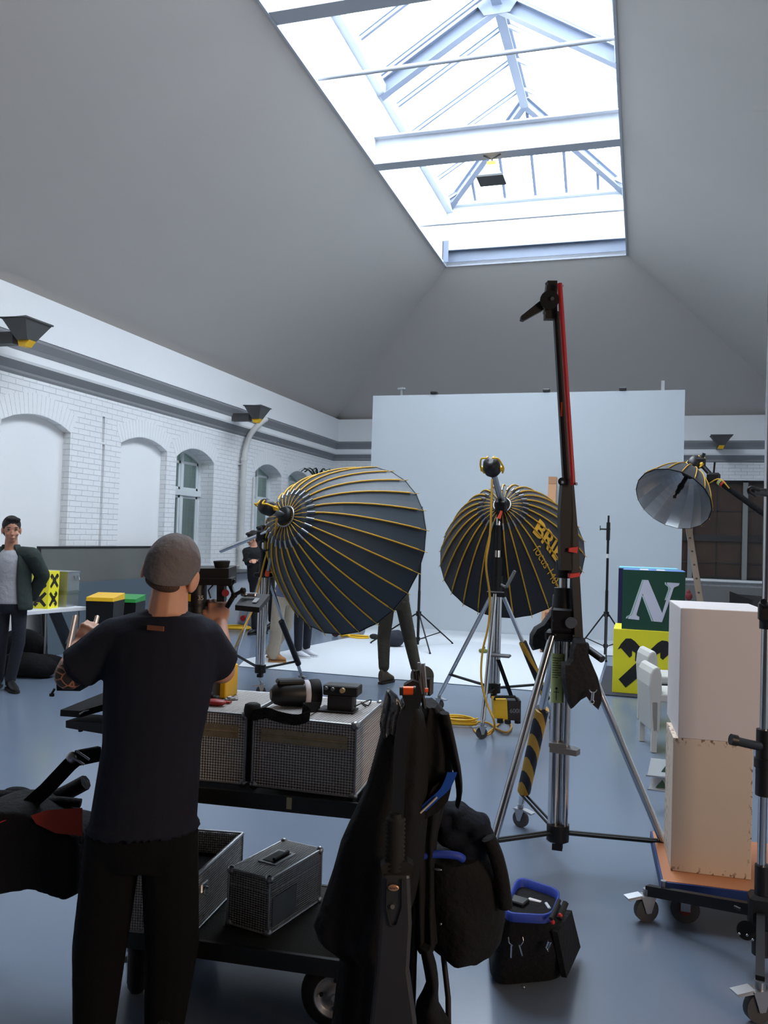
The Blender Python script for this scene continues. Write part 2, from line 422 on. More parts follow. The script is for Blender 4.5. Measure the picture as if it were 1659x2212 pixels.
# wide windows of the back wall: dark frames, brown panes behind
def brown_pane():
    m = mat('dim_brown_lit_glazing', (60, 44, 36), .25); N, L, b = nodes(m)
    tc = N.new('ShaderNodeTexCoord'); sp = N.new('ShaderNodeSeparateXYZ'); L.new(tc.outputs['Object'], sp.inputs[0])
    w = N.new('ShaderNodeTexNoise'); w.inputs['Scale'].default_value = 1.3; L.new(tc.outputs['Object'], w.inputs['Vector'])
    cr = N.new('ShaderNodeValToRGB'); cr.color_ramp.elements[0].position = .35; cr.color_ramp.elements[1].position = .7
    cr.color_ramp.elements[0].color = (*lin((60, 47, 40)), 1); cr.color_ramp.elements[1].color = (*lin((80, 61, 50)), 1)
    L.new(w.outputs['Fac'], cr.inputs[0]); L.new(cr.outputs[0], b.inputs['Base Color']); return m
bp_ = brown_pane(); dkframe = mat('dark_window_frame', (52, 50, 50), .5); greyframe = mat('grey_window_mullion', (140, 142, 140), .5)
for x0, x1 in ((-.1, 1.03), (1.03, 2.15), (2.15, 3.2)):
    r = empty('window_%d' % wn, ((x0+x1)/2, YB+.2, bz0), None, None); r['kind'] = 'structure'; wn += 1
    Y = YB+.16
    mb = MB().bb(x0, x0+.05, Y, Y+.08, bz0, bz1).bb(x1-.05, x1, Y, Y+.08, bz0, bz1).bb(x0, x1, Y, Y+.08, bz1-.06, bz1).bb(x0, x1, Y, Y+.08, bz0, bz0+.05).bb(x0, x1, Y-.03, Y+.08, 1.78, 1.92)
    part('window_frame', mb, greyframe if x0 > 5 else dkframe, r)
    g = MB(); xm = (x0+x1)/2
    g.bb(xm-.012, xm+.012, Y+.03, Y+.06, bz0, bz1)
    for z in (1.3, 2.45): g.bb(x0, x1, Y+.03, Y+.06, z-.012, z+.012)
    part('glazing_bar', g, dkframe, r)
    part('pane', MB().bb(x0+.03, x1-.03, Y+.05, Y+.055, bz0+.03, bz1-.04), bp_, r)
    struct('trim_%d' % (30+wn), MB().bb(x0-.05, x0+.05, YB+.06, YB+.16, bz0, bz1-.04), greyframe)
struct('trim_40', MB().bb(bx0-.05, bx1+.05, YB-.12, YB+.2, bz0-.05, bz0), white_paint)

# ------------------------------------------------------------------ lantern roof light
LZ, RZ, RX = 8.2, 9.3, (SX0+SX1)/2
RY1 = SY1-(RX-SX0); RY0 = SY0+(RX-SX0)
mb = MB().bb(SX0-.08, SX0, SY0-.08, SY1+.08, SZ, LZ).bb(SX1, SX1+.08, SY0-.08, SY1+.08, SZ, LZ).bb(SX0, SX1, SY1, SY1+.08, SZ, LZ).bb(SX0, SX1, SY0-.08, SY0, SZ, LZ)
struct('trim_50', mb, mat('white_lantern_wall', (236, 238, 240), .6))
mb = MB().bb(SX0, SX0+.03, SY0, SY1, SZ-.012, SZ+.03).bb(SX1-.03, SX1, SY0, SY1, SZ-.012, SZ+.03).bb(SX0, SX1, SY1-.03, SY1, SZ-.012, SZ+.03)
struct('trim_51', mb, white_steel)
# top rail of the lantern walls (painted steel, with the small white flange)
mb = MB().bb(SX0, SX0+.12, SY0, SY1, LZ-.13, LZ+.02).bb(SX1-.12, SX1, SY0, SY1, LZ-.13, LZ+.02).bb(SX0+.12, SX1-.12, SY1-.12, SY1, LZ-.03, LZ+.02)
struct('trim_52', mb, mat('pale_grey_steel_rail', (196, 203, 212), .5))
sk = empty('window_%d' % wn, (RX, (SY0+SY1)/2, LZ), None, None); sk['kind'] = 'structure'
def ibar(a, b, w, h, up=V(0, 0, 1), web=.012, fl=.012):
    a = Vector(a); b = Vector(b); d = (b-a).normalized(); s = d.cross(up).normalized(); u = s.cross(d).normalized(); m = MB()
    def bx(cu, hu, hs):
        P = [p+u*(cu+q*hu/2)+s*(t*hs/2) for p in (a, b) for q in (-1, 1) for t in (-1, 1)]
        m.add(P, [(0, 1, 3, 2), (4, 6, 7, 5), (0, 4, 5, 1), (2, 3, 7, 6), (0, 2, 6, 4), (1, 5, 7, 3)])
    bx(0, h, web); bx(h/2, fl, w); bx(-h/2, fl, w); return m
part('ridge_beam', ibar((RX, RY0, RZ-.1), (RX, RY1, RZ-.1), .14, .18), steel_paint, sk)
for sx, xx in ((-1, SX0), (1, SX1)):
    for (ry, cy) in ((RY1, SY1), (RY0, SY0)):
        part('hip_rafter', ibar((xx, cy, LZ-.05), (RX, ry, RZ-.1), .12, .15), steel_paint, sk)
    for yy in (7.86, 11.5):
        part('main_rafter', ibar((xx, yy, LZ-.09), (RX, yy, RZ-.12), .14, .2), steel_paint, sk)
for ys in [SY0+.9+.9*i for i in range(14)]:
    for sx, xx in ((-1, SX0), (1, SX1)):
        t = 1
        if ys > RY1: t = (SY1-ys)/(SY1-RY1)
        if ys < RY0: t = (ys-SY0)/(RY0-SY0)
        if t < .05: continue
        top = V(xx+(RX-xx)*t, ys, LZ+(RZ-LZ)*t)
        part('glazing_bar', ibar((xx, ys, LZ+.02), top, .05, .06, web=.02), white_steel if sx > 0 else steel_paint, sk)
for xs in [SX0+.58*i for i in range(1, 6)]:
    t = 1-abs(xs-RX)/(RX-SX0); t = max(t, .02)
    for cy, ry in ((SY1, RY1), (SY0, RY0)):
        part('glazing_bar', ibar((xs, cy, LZ+.02), (xs, cy+(ry-cy)*t, LZ+(RZ-LZ)*t), .05, .06, web=.02), steel_paint, sk)
o_ = .035
for poly in ([(SX0, SY0, LZ), (SX0, SY1, LZ), (RX, RY1, RZ), (RX, RY0, RZ)], [(SX1, SY0, LZ), (SX1, SY1, LZ), (RX, RY1, RZ), (RX, RY0, RZ)],
             [(SX0, SY1, LZ), (SX1, SY1, LZ), (RX, RY1, RZ)], [(SX0, SY0, LZ), (SX1, SY0, LZ), (RX, RY0, RZ)]):
    part('pane', MB().prism([(x, y, z+.06) for x, y, z in poly], (0, 0, .006)), roof_glass, sk)
part('gusset_plate', MB().prism([(RX-.3, 11.42, RZ-.14), (RX-.18, 11.42, RZ-.32), (RX+.18, 11.42, RZ-.32), (RX+.3, 11.42, RZ-.14), (RX, 11.42, RZ)], (0, .012, 0)), steel_paint, sk)
part('window_opener', MB().tube([onX(1290, 250, -.9), onX(1332, 180, -.9)], .012).tube([onX(1306, 220, -.9), onX(1330, 180, -.9)], .035), white_steel, sk)
# crossing beams and tie rods
for i, yy in enumerate((7.86, 11.48)):
    struct('trim_%d' % (60+i), ibar((SX0-.02, yy, SZ+.21), (SX1+.02, yy, SZ+.21), .22, .40, web=.02, fl=.022), white_steel)
mb = MB().bb(SX0+.06, SX1-.02, SY1-.1, SY1-.085, SZ+.05, SZ+.25).bb(SX0+.06, SX1-.02, SY1-.2, SY1-.085, SZ+.25, SZ+.262).bb(SX0, SX0+.12, SY1-.28, SY1-.27, SZ, SZ+.42).bb(SX0, SX0+.012, SY1-.28, SY1, SZ, SZ+.42)
struct('trim_62', mb, steel_paint)
for i, yy in enumerate((5.4, 9.22, 14.08)):
    struct('trim_%d' % (63+i), MB().cyl((SX0-.01, yy, SZ+.1), (SX1+.01, yy, SZ+.1), .026), white_steel)
# ------------------------------------------------------------------ backdrop, floor paper, things on the walls
backw = mat('white_backdrop_board', (184, 192, 198), .75, var=.03, vscale=.8)
bt = empty('backdrop_wall', (-2.0, 14.3, 0), 'tall white backdrop wall standing across the back of the studio', 'backdrop')
YD = 13.5; BX0, BX1 = onY(806, 855, YD).x, onY(1480, 845, YD).x; BZ = onY(806, 855, YD).z
part('backdrop_panel', MB().bb(BX0, BX1, YD, YD+.08, 0, BZ), backw, bt)
def post(px):
    p = onY(px, 850, YD+.2); return MB().bb(p.x-.02, p.x+.02, YD+.13, YD+.17, 0, BZ+.16).bb(p.x-.07, p.x+.07, YD+.11, YD+.19, BZ+.12, BZ+.15)
part('support_post', post(870), alu, bt); 
part('support_post', MB().bb(onY(1431, 850, YD+.1).x-.02, onY(1431, 850, YD+.1).x+.03, YD+.12, YD+.16, 0, BZ+.17), alu, bt)
for px in (937, 1180, 1345): 
    p = onY(px, 850, YD); part('clamp', MB().box((p.x, YD+.04, BZ+.03), (.11, .12, .05), bev=.01), black, bt)
R_ = .10; prof2 = [(YD-.008, .16), (YD-.008, R_+.02)]
for i in range(17):
    a = math.pi/2*i/16; prof2.append((YD-.008-R_+R_*math.cos(a), R_+.006-R_*math.sin(a)))
prof2 += [(13.2, .006), (13.1, .006), (12.9, .006), (12.0, .006), (11.0, .006), (10.0, .006)]
def strip_x(y):           # left and right border of the white floor sheet at depth y
    t = max(0, min(1, (YD-.1-y)/(YD-.1-9.5)))
    return BX0*(1-t)+(-4.95)*t, (BX1-.1 if y > 13.0 else -.45)
fl = onZ(515, 1440); fr2 = onZ(1425, 1517)
rows = [(V(strip_x(y)[0], y, z), V(strip_x(y)[1], y, z)) for y, z in prof2]+[(V(fl.x, fl.y, .006), V(-.40, fr2.y+.05, .006))]
paper = MB().add([p for r in rows for p in r], [(2*i, 2*i+1, 2*i+3, 2*i+2) for i in range(len(rows)-1)], True)
thing('floor_paper', paper, mat('white_floor_paper', (204, 209, 214), .55, var=.02), 'white sheet sweeping from the backdrop wall out over the floor', 'backdrop paper')
thing('carpet', MB().bb(-.42, 1.6, 9.52, 11.75, .002, .014), mat('dark_grey_carpet', (72, 74, 84), .98, bump=.9, bscale=300, var=.3, vscale=60), 'dark grey carpet beneath the yellow cube', 'carpet')

# lamps on the cornice
lampg = mat('grey_lamp_housing', (78, 78, 78), .45); lampglass = mat('lamp_glass', (120, 120, 118), .2)
def uplight(c, out, s, label, arm=True):
    s = s*.82   # c = lamp centre (on top of the cornice), out = direction into the room
    out = V(*out); side = out.cross(V(0, 0, 1))
    t = empty('wall_uplight', c-V(0, 0, .26*s), label, 'lamp', 'uplights on the cornice')
    def q(a, b, z): return c+out*a*s+side*b*s+V(0, 0, z*s)
    lo = [q(a, b, -.16) for a, b in ((-.09, -.09), (.09, -.09), (.09, .09), (-.09, .09))]; hi = [q(a, b, .1) for a, b in ((-.2, -.27), (.2, -.27), (.2, .27), (-.2, .27))]
    part('reflector', MB().rings([lo, hi], True, False), lampg, t)
    part('rim', MB().tube([q(a, b, .11) for a, b in ((-.21, -.28), (.21, -.28), (.21, .28), (-.21, .28))], .014*s, 6, closed=True), lampg, t)
    part('lens', MB().add([q(a, b, .112) for a, b in ((-.2, -.27), (.2, -.27), (.2, .27), (-.2, .27))], [(0, 1, 2, 3)]), lampglass, t)
    part('lamp_socket', MB().prism([q(-.1, -.08, -.16), q(.1, -.08, -.16), q(.05, -.05, -.25), q(-.05, -.05, -.25)], side*.14*s), yellow, t, label='yellow socket')
    if arm: part('ballast_box', MB().box(q(-.42, .0, -.12), (.5*s, .16*s, .17*s) if abs(out.x) > .5 else (.16*s, .5*s, .17*s)), lampg, t)
    return t
c1 = onX(58, 712, XL+.6); c2 = onX(556, 890, XL+.6); c3 = onY(1558, 950, YB-.6)
uplight(c1, (1, 0, 0), 1.0, 'grey uplight with yellow socket on the cornice, the one nearest the left edge')
uplight(c2, (1, 0, 0), 1.0, 'grey uplight with yellow socket on the cornice above the white downpipe')
t3 = uplight(c3, (0, -1, 0), .95, 'grey uplight on the back wall cornice above the brown windows')
# hanging lamp below the crossing beam
hp = onY(1062, 372, 11.45); hook = V(hp.x, 11.45, SZ+.0)
t = empty('pendant_lamp', hp-V(0, 0, .12), 'small grey lamp hanging under the skylight beam', 'lamp')
part('hanger', MB().tube([hook+V(-.12, 0, 0), hook+V(0, 0, -.06), hook+V(.12, 0, 0)], .012).tube([hook+V(0, 0, -.05), hp+V(0, 0, .14)], .012), lampg, t)
part('lamp_socket', MB().box(hp+V(0, 0, .1), (.12, .12, .06)), yellow, t, label='yellow socket')
mb = MB().rings([[hp+V(a*.07, b*.07, .08) for a, b in ((-1, -1), (1, -1), (1, 1), (-1, 1))], [hp+V(a*.17, b*.15, -.1) for a, b in ((-1, -1), (1, -1), (1, 1), (-1, 1))]], True, False)
part('reflector', mb, mat('blue_grey_reflector', (120, 130, 150), .4), t)
part('rim', MB().box(hp+V(0, 0, -.11), (.37, .33, .025)), lampg, t)

# downpipe
P = [onX(575, 905, XL+.3), onX(562, 915, XL+.24), onX(540, 940, XL+.12), onX(532, 952, XL+.1), onX(527, 1000, XL+.1)]
yb = P[-1].y
pp = spline([P[0], P[1], P[2], V(XL+.1, yb+.04, 3.22), V(XL+.1, yb, 3.05), V(XL+.1, yb, 2.6)], 5)+[V(XL+.1, yb, .02)]
t = empty('downpipe', (XL+.1, yb, 0), 'white painted downpipe running down the left brick wall', 'pipe')
pipem = mat('cream_white_pipe', (208, 206, 202), .5)
part('pipe', MB().tube(pp, .055, 12), pipem, t)
for z in (3.02, 2.52, 1.3): part('pipe_joint', MB().cyl((XL+.1, yb, z), (XL+.1, yb, z+.06), .066), pipem, t)
for z in (2.95, 1.0): part('bracket', MB().box((XL+.06, yb, z), (.11, .15, .02)), pipem, t)
thing('wall_conduit', MB().cyl((XL+.02, yb+.6, 0), (XL+.02, yb+.6, 2.75), .015), pipem, 'thin white conduit on the bricks right of the downpipe', 'conduit')

# grey glossy board leaning at the left wall
pan = empty('board_panel', (XL+.15, 10.6, 0), 'large grey glossy board with dark top edge leaning on the left wall', 'board')
a = onX(88, 1178, XL+.12); b = onX(415, 1186, XL+.12)
part('board_face', MB().prism([(XL+.1, a.y, 1.37), (XL+.1, b.y, 1.37), (XL+.24, b.y, .12), (XL+.24, a.y, .12)], (.02, 0, .002)), mat('glossy_grey_board', (98, 99, 95), .22, spec=.6), pan)
part('board_frame', MB().bb(XL+.085, XL+.135, a.y-.03, b.y, 1.36, 1.385).prism([(XL+.09, a.y-.035, 1.38), (XL+.09, a.y, 1.38), (XL+.23, a.y, .0), (XL+.23, a.y-.035, .0)], (.035, 0, 0)), black, pan)
part('board_skirting', MB().prism([(XL+.2, a.y, .9), (XL+.2, b.y, .9), (XL+.27, b.y, 0), (XL+.27, a.y, 0)], (.03, 0, .002)), mat('blue_grey_board', (80, 92, 102), .35), pan)

# ------------------------------------------------------------------ marks used on the cubes
ARM = [(.07, .675), (.12, .70), (.25, .56), (.29, .59), (.29, .67), (.34, .64), (.335, .52), (.39, .465), (.795, .09), (.905, .21), (.50, .64), (.33, .82), (.27, .86), (.19, .855), (.12, .77)]
def cross_mark(o, u, w, n, S, rot=0):
    """two crossed boards whose upper ends are carved as horse heads, on the face with corner o, axes u (right) and w (up), outward normal n"""
    o = V(*o); u = V(*u); w = V(*w); n = V(*n); mb = MB(); c, s = math.cos(rot), math.sin(rot)
    for k, sg in enumerate((1, -1)):
        P = []
        for x, z in ARM:
            x = (x-.5)*sg; z = z-.5
            P.append(o+u*(.5+x*c-z*s)*S+w*(.5+x*s+z*c)*S+n*(.001+.0007*k))
        mb.prism(P, n*.002)
    return mb
inkb = mat('black_print', (24, 24, 24), .5); cubey = mat('yellow_lacquered_board', (232, 222, 40), .45, var=.02)
cubey2 = mat('bright_yellow_card', (244, 234, 46), .5, var=.02)
# stacked yellow cube and green letter cube
cxl = onY(1322, 1497, 9.7).x; Sg = .70
t = empty('display_cube', (cxl+Sg/2, 9.7+Sg/2, 0.014), 'big yellow cube with black crossed mark standing at the floor edge of the carpet', 'cube')
part('cube_body', MB().box((cxl+Sg/2, 9.7+Sg/2, .014+Sg/2), (Sg, Sg, Sg)), cubey, t, bev=.004)
part('printed_mark', cross_mark((cxl, 9.7, .014), (1, 0, 0), (0, 0, 1), (0, -1, 0), Sg), inkb, t, label='black crossed mark')
nx = cxl+.085; nz = .014+Sg; NS = .655; nY = 9.72
green = mat('dark_green_lacquer', (16, 66, 50), .5); violet = mat('violet_lacquer', (128, 88, 132), .5); lblue = mat('blue_lacquer', (92, 128, 190), .5)
lilac = mat('lilac_white_print', (206, 204, 218), .5); mint = mat('pale_mint_print', (176, 204, 196), .5)
t = empty('letter_cube', (nx+NS/2, nY+NS/2, nz), 'dark green cube with a big white letter N standing on the yellow cube', 'cube')
part('cube_front', MB().bb(nx, nx+NS, nY, nY+.01, nz, nz+NS), green, t)
part('cube_body', MB().bb(nx, nx+NS, nY+.01, nY+NS, nz, nz+NS-.008), violet, t, label='violet side of the cube')
part('cube_top', MB().bb(nx, nx+NS, nY+.01, nY+NS, nz+NS-.008, nz+NS).bb(nx+.2, nx+.34, nY+.1, nY+.5, nz+NS, nz+NS+.001), lblue, t, label='blue top of the cube')
def onface(P, d): return [V(nx+u*NS, nY-.001-d, nz+v*NS) for u, v in P]
NP = [(.34, .84), (.413, .84), (.645, .30), (.71, .54), (.765, .71), (.755, .74), (.71, .78), (.71, .815), (.91, .81), (.895, .77), (.83, .74), (.815, .72), (.765, .54), (.645, .15), (.51, .155), (.327, .61), (.235, .255), (.245, .235), (.284, .215), (.28, .165), (.10, .175), (.11, .215), (.15, .235), (.165, .26)]
mb = MB().prism(onface(NP, 0), (0, -.002, 0)); part('letter', mb, lilac, t, label='white letter N')
mb = MB()
for pl in ([(.325, .84), (.15, .27), (.135, .24), (.09, .215), (.075, .18)], [(.325, .58), (.49, .155)], [(.685, .815), (.69, .78), (.74, .74), (.745, .70), (.69, .52)]):
    for (a, b), (c, d) in zip(pl[:-1], pl[1:]):
        mb.prism(onface([(a-.012, b), (a+.012, b), (c+.012, d), (c-.012, d)], 0), (0, -.002, 0))
part('letter_outline', mb, mint, t, label='mint outline of the letter')
part('side_print', MB().bb(nx-.002, nx, nY+.1, nY+.5, nz+.1, nz+.14).bb(nx-.002, nx, nY+.1, nY+.5, nz+.44, nz+.48).prism([(nx-.002, nY+.15, nz+.14), (nx-.002, nY+.22, nz+.14), (nx-.002, nY+.45, nz+.46), (nx-.002, nY+.38, nz+.46)], (.002, 0, 0)).bb(nx+.18, nx+.27, nY+.05, nY+.6, nz+NS, nz+NS+.0015).bb(nx+.36, nx+.45, nY+.05, nY+.6, nz+NS, nz+NS+.0015), lilac, t)
t = empty('display_cube', (cxl+.4, 10.9, .014), 'dark blue edged cube pair mostly hidden behind the green letter cube', 'cube')
part('cube_body', MB().bb(cxl+.02, cxl+.7, 10.5, 11.15, .014, 1.36), mat('navy_lacquer', (30, 32, 74), .5), t)
part('cube_top', MB().bb(cxl+.02, cxl+.7, 10.5, 11.15, 1.36, 1.372), mat('light_blue_lacquer', (120, 190, 205), .5), t, label='light blue top')

# cardboard box leaning on the backdrop
card = mat('brown_cardboard', (186, 140, 104), .8, var=.06)
pc = onZ(1172, 1414); pt_ = onY(1183, 1036, 13.4)
w2 = .055
t = empty('cardboard_box', (pc.x, pc.y, 0), 'long narrow brown cardboard box leaning upright against the backdrop wall', 'box')
M_ = frame(V(pc.x, 12.75, .015), (1, 0, 0), (pt_.x-pc.x, .6, pt_.z))
Lb = V(pt_.x-pc.x, .6, pt_.z).length
part('box_body', MB().box((0, 0, Lb/2), (.125, .09, Lb)).xf(M_), card, t)
part('box_print', MB().box((.01, -.046, Lb-.55), (.03, .001, .22)).box((.01, -.046, .55), (.05, .001, .06)).xf(M_), mat('faded_red_brown_print', (140, 84, 66), .8), t)
part('box_flap', MB().box((0, -.0, Lb+.006), (.13, .1, .012)).box((0, -.048, Lb-.05), (.12, .004, .1)).xf(M_), mat('darker_cardboard', (160, 118, 86), .8), t)

# ------------------------------------------------------------------ stands
def caster(parent, p, yaw=0, s=1.0, brake=True, name='caster'):
    """wheel touching the floor under p"""
    p = V(p[0], p[1], 0); M = Matrix.Translation(p)@rotz(yaw)
    r = .05*s
    c = part(name, MB().cyl((-.004, -.013*s, r), (-.004, .013*s, r), r, n=20).xf(M), mat('grey_rubber_tyre', (70, 70, 72), .7), parent)
    mb = MB()
    for sd in (-1, 1): mb.prism([(-.035*s, sd*.018*s, r*2.1), (.03*s, sd*.018*s, r*2.1), (.01*s, sd*.018*s, r*.8), (-.012*s, sd*.018*s, r*.8)], (0, .003*sd, 0))
    mb.box((0, 0, r*2.15), (.075*s, .05*s, .006)).cyl((0, 0, r*2.15), (0, 0, r*2.7), .018*s, n=12).cyl((-.004, -.02*s, r), (-.004, .02*s, r), .012*s)
    part('caster_fork', mb.xf(M), steel, c)
    if brake: part('brake_lever', MB().prism([(-.03*s, -.022*s, r*2.05), (-.09*s, -.018*s, r*1.9), (-.095*s, -.018*s, r*2.1), (-.03*s, -.02*s, r*2.3)], (0, .044*s, 0)).xf(M), steel, c)
    return c
def perp(d):
    x, y, z = basis_to(d); return x, y
def simple_stand(C, feet, collar_z, brace_z, top_z, label, group=None):
    C = V(C.x, C.y, 0); t = empty('light_stand', C, label, 'stand', group)
    part('pole', MB().cyl(C+V(0, 0, .04), C+V(0, 0, collar_z+.35), .022).cyl(C+V(0, 0, collar_z+.35), C+V(0, 0, top_z-.25), .018).cyl(C+V(0, 0, top_z-.25), C+V(0, 0, top_z), .014), blackm, t)
    part('collar', MB().cyl(C+V(0, 0, collar_z-.03), C+V(0, 0, collar_z+.04), .04, n=10), blackm, t); part('brace_collar', MB().cyl(C+V(0, 0, brace_z-.02), C+V(0, 0, brace_z+.03), .034, n=10), blackm, t)
    part('clamp', MB().cyl(C+V(0, 0, top_z-.36), C+V(0, 0, top_z-.1), .028, n=10).cyl(C+V(-.11, 0, top_z-.2), C+V(.03, 0, top_z-.2), .012).box(C+V(-.115, 0, top_z-.185), (.012, .02, .07)), blackm, t)
    part('label_ring', MB().cyl(C+V(0, 0, top_z-.62), C+V(0, 0, top_z-.56), .0235, n=12), mat('white_tape', (200, 200, 198), .6), t, label='white tape ring')
    for f in feet:
        f = V(f.x, f.y, 0); d = (f-C).normalized(); k = C+V(0, 0, collar_z)+d*.04; g = f+V(0, 0, .02)
        m = k.lerp(g, .62)
        part('leg', MB().tube([k, g], .0115, 8).cyl(g, g-V(0, 0, .018), .016, n=10), blackm, t)
        part('leg_brace', MB().tube([C+V(0, 0, brace_z)+d*.03, m], .008, 6), blackm, t)
    return t
# the two thin black stands in front of the backdrop
fA = onZ(984, 1391); CA = onD(903, 1369, 12.7); CA.z = 0
dA = fA-CA; dA.z = 0
dA = dA.normalized()*.75; feet = [CA+rotz(a).to_3x3()@dA for a in (0, 2.09, 4.19)]
simple_stand(CA, feet, .50, .12, 2.12, 'thin black light stand right beside the large open umbrella reflector', 'black stands before the backdrop')
fB = onZ(1309, 1430); CB = fB+V(-.03, .5, 0); dB = fB-CB
feet = [CB+rotz(a).to_3x3()@dB for a in (0, 2.09, 4.19)]
simple_stand(CB, feet, .62, .16, 2.06, 'thin black light stand left of the stacked letter cubes', 'black stands before the backdrop')

def crank_stand(C, feet, collar_z, tops, hub_z, label, cat, r=.03, padded=None, leg_r=.019, sets=None, group=None):
    """chrome wind-up stand: C centre on the floor, feet = floor points of the casters"""
    C = V(C.x, C.y, 0); t = empty('crank_stand', C, label, cat, group)
    part('column', MB().cyl(C+V(-r*.75, 0, hub_z-.05), C+V(-r*.75, 0, collar_z), r, n=16).cyl(C+V(r*.95, -.01, hub_z-.03), C+V(r*.95, -.01, collar_z), r*.7, n=16), chrome, t)
    mb = MB(); z = collar_z
    for z0, z1, rr in tops: mb.cyl(C+V(0, 0, z0), C+V(0, 0, z1), rr, n=16)
    part('upper_column', mb, chrome, t)
    part('head_collar', MB().box(C+V(0, 0, collar_z+.0), (.17, .12, .05), bev=.01).cyl(C+V(0, 0, collar_z+.02), C+V(0, 0, collar_z+.16), r*1.7, n=14), blackm, t)
    part('brace_hub', MB().cyl(C+V(0, 0, hub_z-.04), C+V(0, 0, hub_z+.04), r*1.9, n=10).box(C+V(0, 0, hub_z-.06), (.05, .05, .05)), blackm, t)
    for i, f in enumerate(feet):
        f = V(f.x, f.y, 0); d = (f-C).normalized(); a = C+V(0, 0, collar_z)+d*.065; b = f+V(0, 0, .15)-d*.02
        if a.z > 0:
            lg = part('leg', MB().tube([a, b], leg_r, 10).cyl(b+V(0, 0, .01), f+V(0, 0, .125), .014, n=8), chrome, t)
        q = a.lerp(b, (collar_z-hub_z)/(collar_z-.15))
        s = d.cross(V(0, 0, 1))*.013
        part('leg_brace', MB().tube([C+V(0, 0, hub_z)+d*.05+s, q+s], .009, 4).tube([C+V(0, 0, hub_z)+d*.05-s, q-s], .009, 4), blackm, t)
        caster(t, f+d*.0, yaw=i*2.1+.6, s=.95)
        if padded == i:
            m0 = a.lerp(b, .42); m1 = a.lerp(b, .93)
            part('striped_padding', MB().tube([m0, m1], leg_r*1.9, 12), HAZ, t, label='black and yellow hazard tape padding')
    return t
def hazard():
    m = mat('hazard_tape', (214, 166, 36), .6); N, L, b = nodes(m); tc = N.new('ShaderNodeTexCoord')
    w = N.new('ShaderNodeTexWave'); w.bands_direction = 'DIAGONAL'; w.inputs['Scale'].default_value = 5.5; w.inputs['Distortion'].default_value = 1.2; L.new(tc.outputs['Object'], w.inputs['Vector'])
    cr = N.new('ShaderNodeValToRGB'); cr.color_ramp.interpolation = 'CONSTANT'; cr.color_ramp.elements[1].position = .55
    cr.color_ramp.elements[0].color = (*lin((20, 22, 30)), 1); cr.color_ramp.elements[1].color = (*lin((186, 142, 40)), 1)
    L.new(w.outputs['Fac'], cr.inputs[0]); L.new(cr.outputs[0], b.inputs['Base Color']); return m
HAZ = hazard()

# ------------------------------------------------------------------ umbrella reflectors
ribcol = mat('yellow_rib_sleeve', (206, 158, 38), .55)
silver_in = mat('silver_reflector_cloth', (196, 200, 204), .32, .75, var=.05, vscale=6)
def umbrella(hub, axis, R, D, nr, label, cloth, rr=.008, inner=False, group='umbrella reflectors', skip=()):
    axis = axis.normalized(); x, y, d = basis_to(axis)
    t = empty('umbrella_reflector', hub, label, 'reflector', group)
    def rad(q): return R*(.06+.94*(q**.5)) if q > 0 else R*.06
    T = [0, .02, .05, .1, .16, .25, .36, .5, .65, .82, 1.0]
    def pt(q, a, off=0): return hub+d*(q*D-off*.55)+(x*math.cos(a)+y*math.sin(a))*(rad(q)+off*.8)
    rs = []; n = nr*4
    for q in T:
        row = []
        for i in range(n):
            a = 2*math.pi*i/n; f = (i % 4)/4
            sag = 1-.010*math.sin(math.pi*f)*min(1, q*3)
            p = pt(q, a); c = hub+d*(q*D); row.append(c+(p-c)*(1-(1-sag)*1.0))
        rs.append(row)
    part('canopy', MB().rings(rs, False, False), cloth, t)
    inn = [[hub+d*.012+(p-hub)*.985 for p in row[::4]] for row in rs[1:]]
    lin_ = MB()
    for j in range(len(inn)-1):
        for i in range(nr): lin_.add([inn[j][i], inn[j][(i+1) % nr], inn[j+1][(i+1) % nr], inn[j+1][i]], [(0, 1, 2, 3)])
    part('lining', lin_, silver_in, t, label='silver reflective lining')
    rim = []
    for i in range(nr):
        a = 2*math.pi*i/nr; p = rs[-1][i*4]; q = rs[-1][((i+1) % nr)*4]
        rim += [p, rs[-1][i*4+2]]
    part('rim_cord', MB().tube(rim, rr*.7, 5, closed=True), blackm, t)
    part('hub', MB().lathe(hub-d*.06, d, [(0, R*.045), (0, R*.085), (.03, R*.095), (.06, R*.07), (.08, R*.05)], 20), blackm, t)
    part('hub_ring', MB().torus(hub-d*.01, d, R*.11, rr*1.2, 24, 6), steel, t)
    for i in range(nr):
        a = 2*math.pi*i/nr
        P = [pt(q, a, rr*1.2) for q in (.07, .12, .18, .26, .36, .5, .65, .8, .93)]
        r = part('rib', MB().tube(P, rr, 6), ribcol, t)
        part('rib_rod', MB().tube([pt(0, a, rr), pt(.02, a, rr*2.2), pt(.04, a, rr*2.2)]+[pt(q, a, rr*1.2) for q in (.12, .18, .26, .36, .5, .65, .8, .93)]+[pt(1.0, a, rr), pt(1.03, a, rr*2)], rr*.45, 5), ribcol, r)
        part('rib_clip', MB().tube([pt(.035, a, rr*2.6), pt(.07, a, rr*2.6)], rr*1.15, 8), steel, r)
    return t, (x, y, d)
slate = mat('slate_blue_umbrella_cloth', (36, 50, 62), .55, var=.1, vscale=3, sheen=.2); blackcl = mat('black_umbrella_cloth', (24, 27, 33), .6, var=.1, vscale=3, sheen=.1)

# large umbrella (left)
hubL = onD(618, 1116, 7.9)
axL = CF*.77+(CR*.86-CU*.5)*.64
uL, (ux, uy, ud) = umbrella(hubL, axL, .90, 1.05, 26, 'large slate blue umbrella reflector with yellow ribs, mouth turned away', slate, .0085)
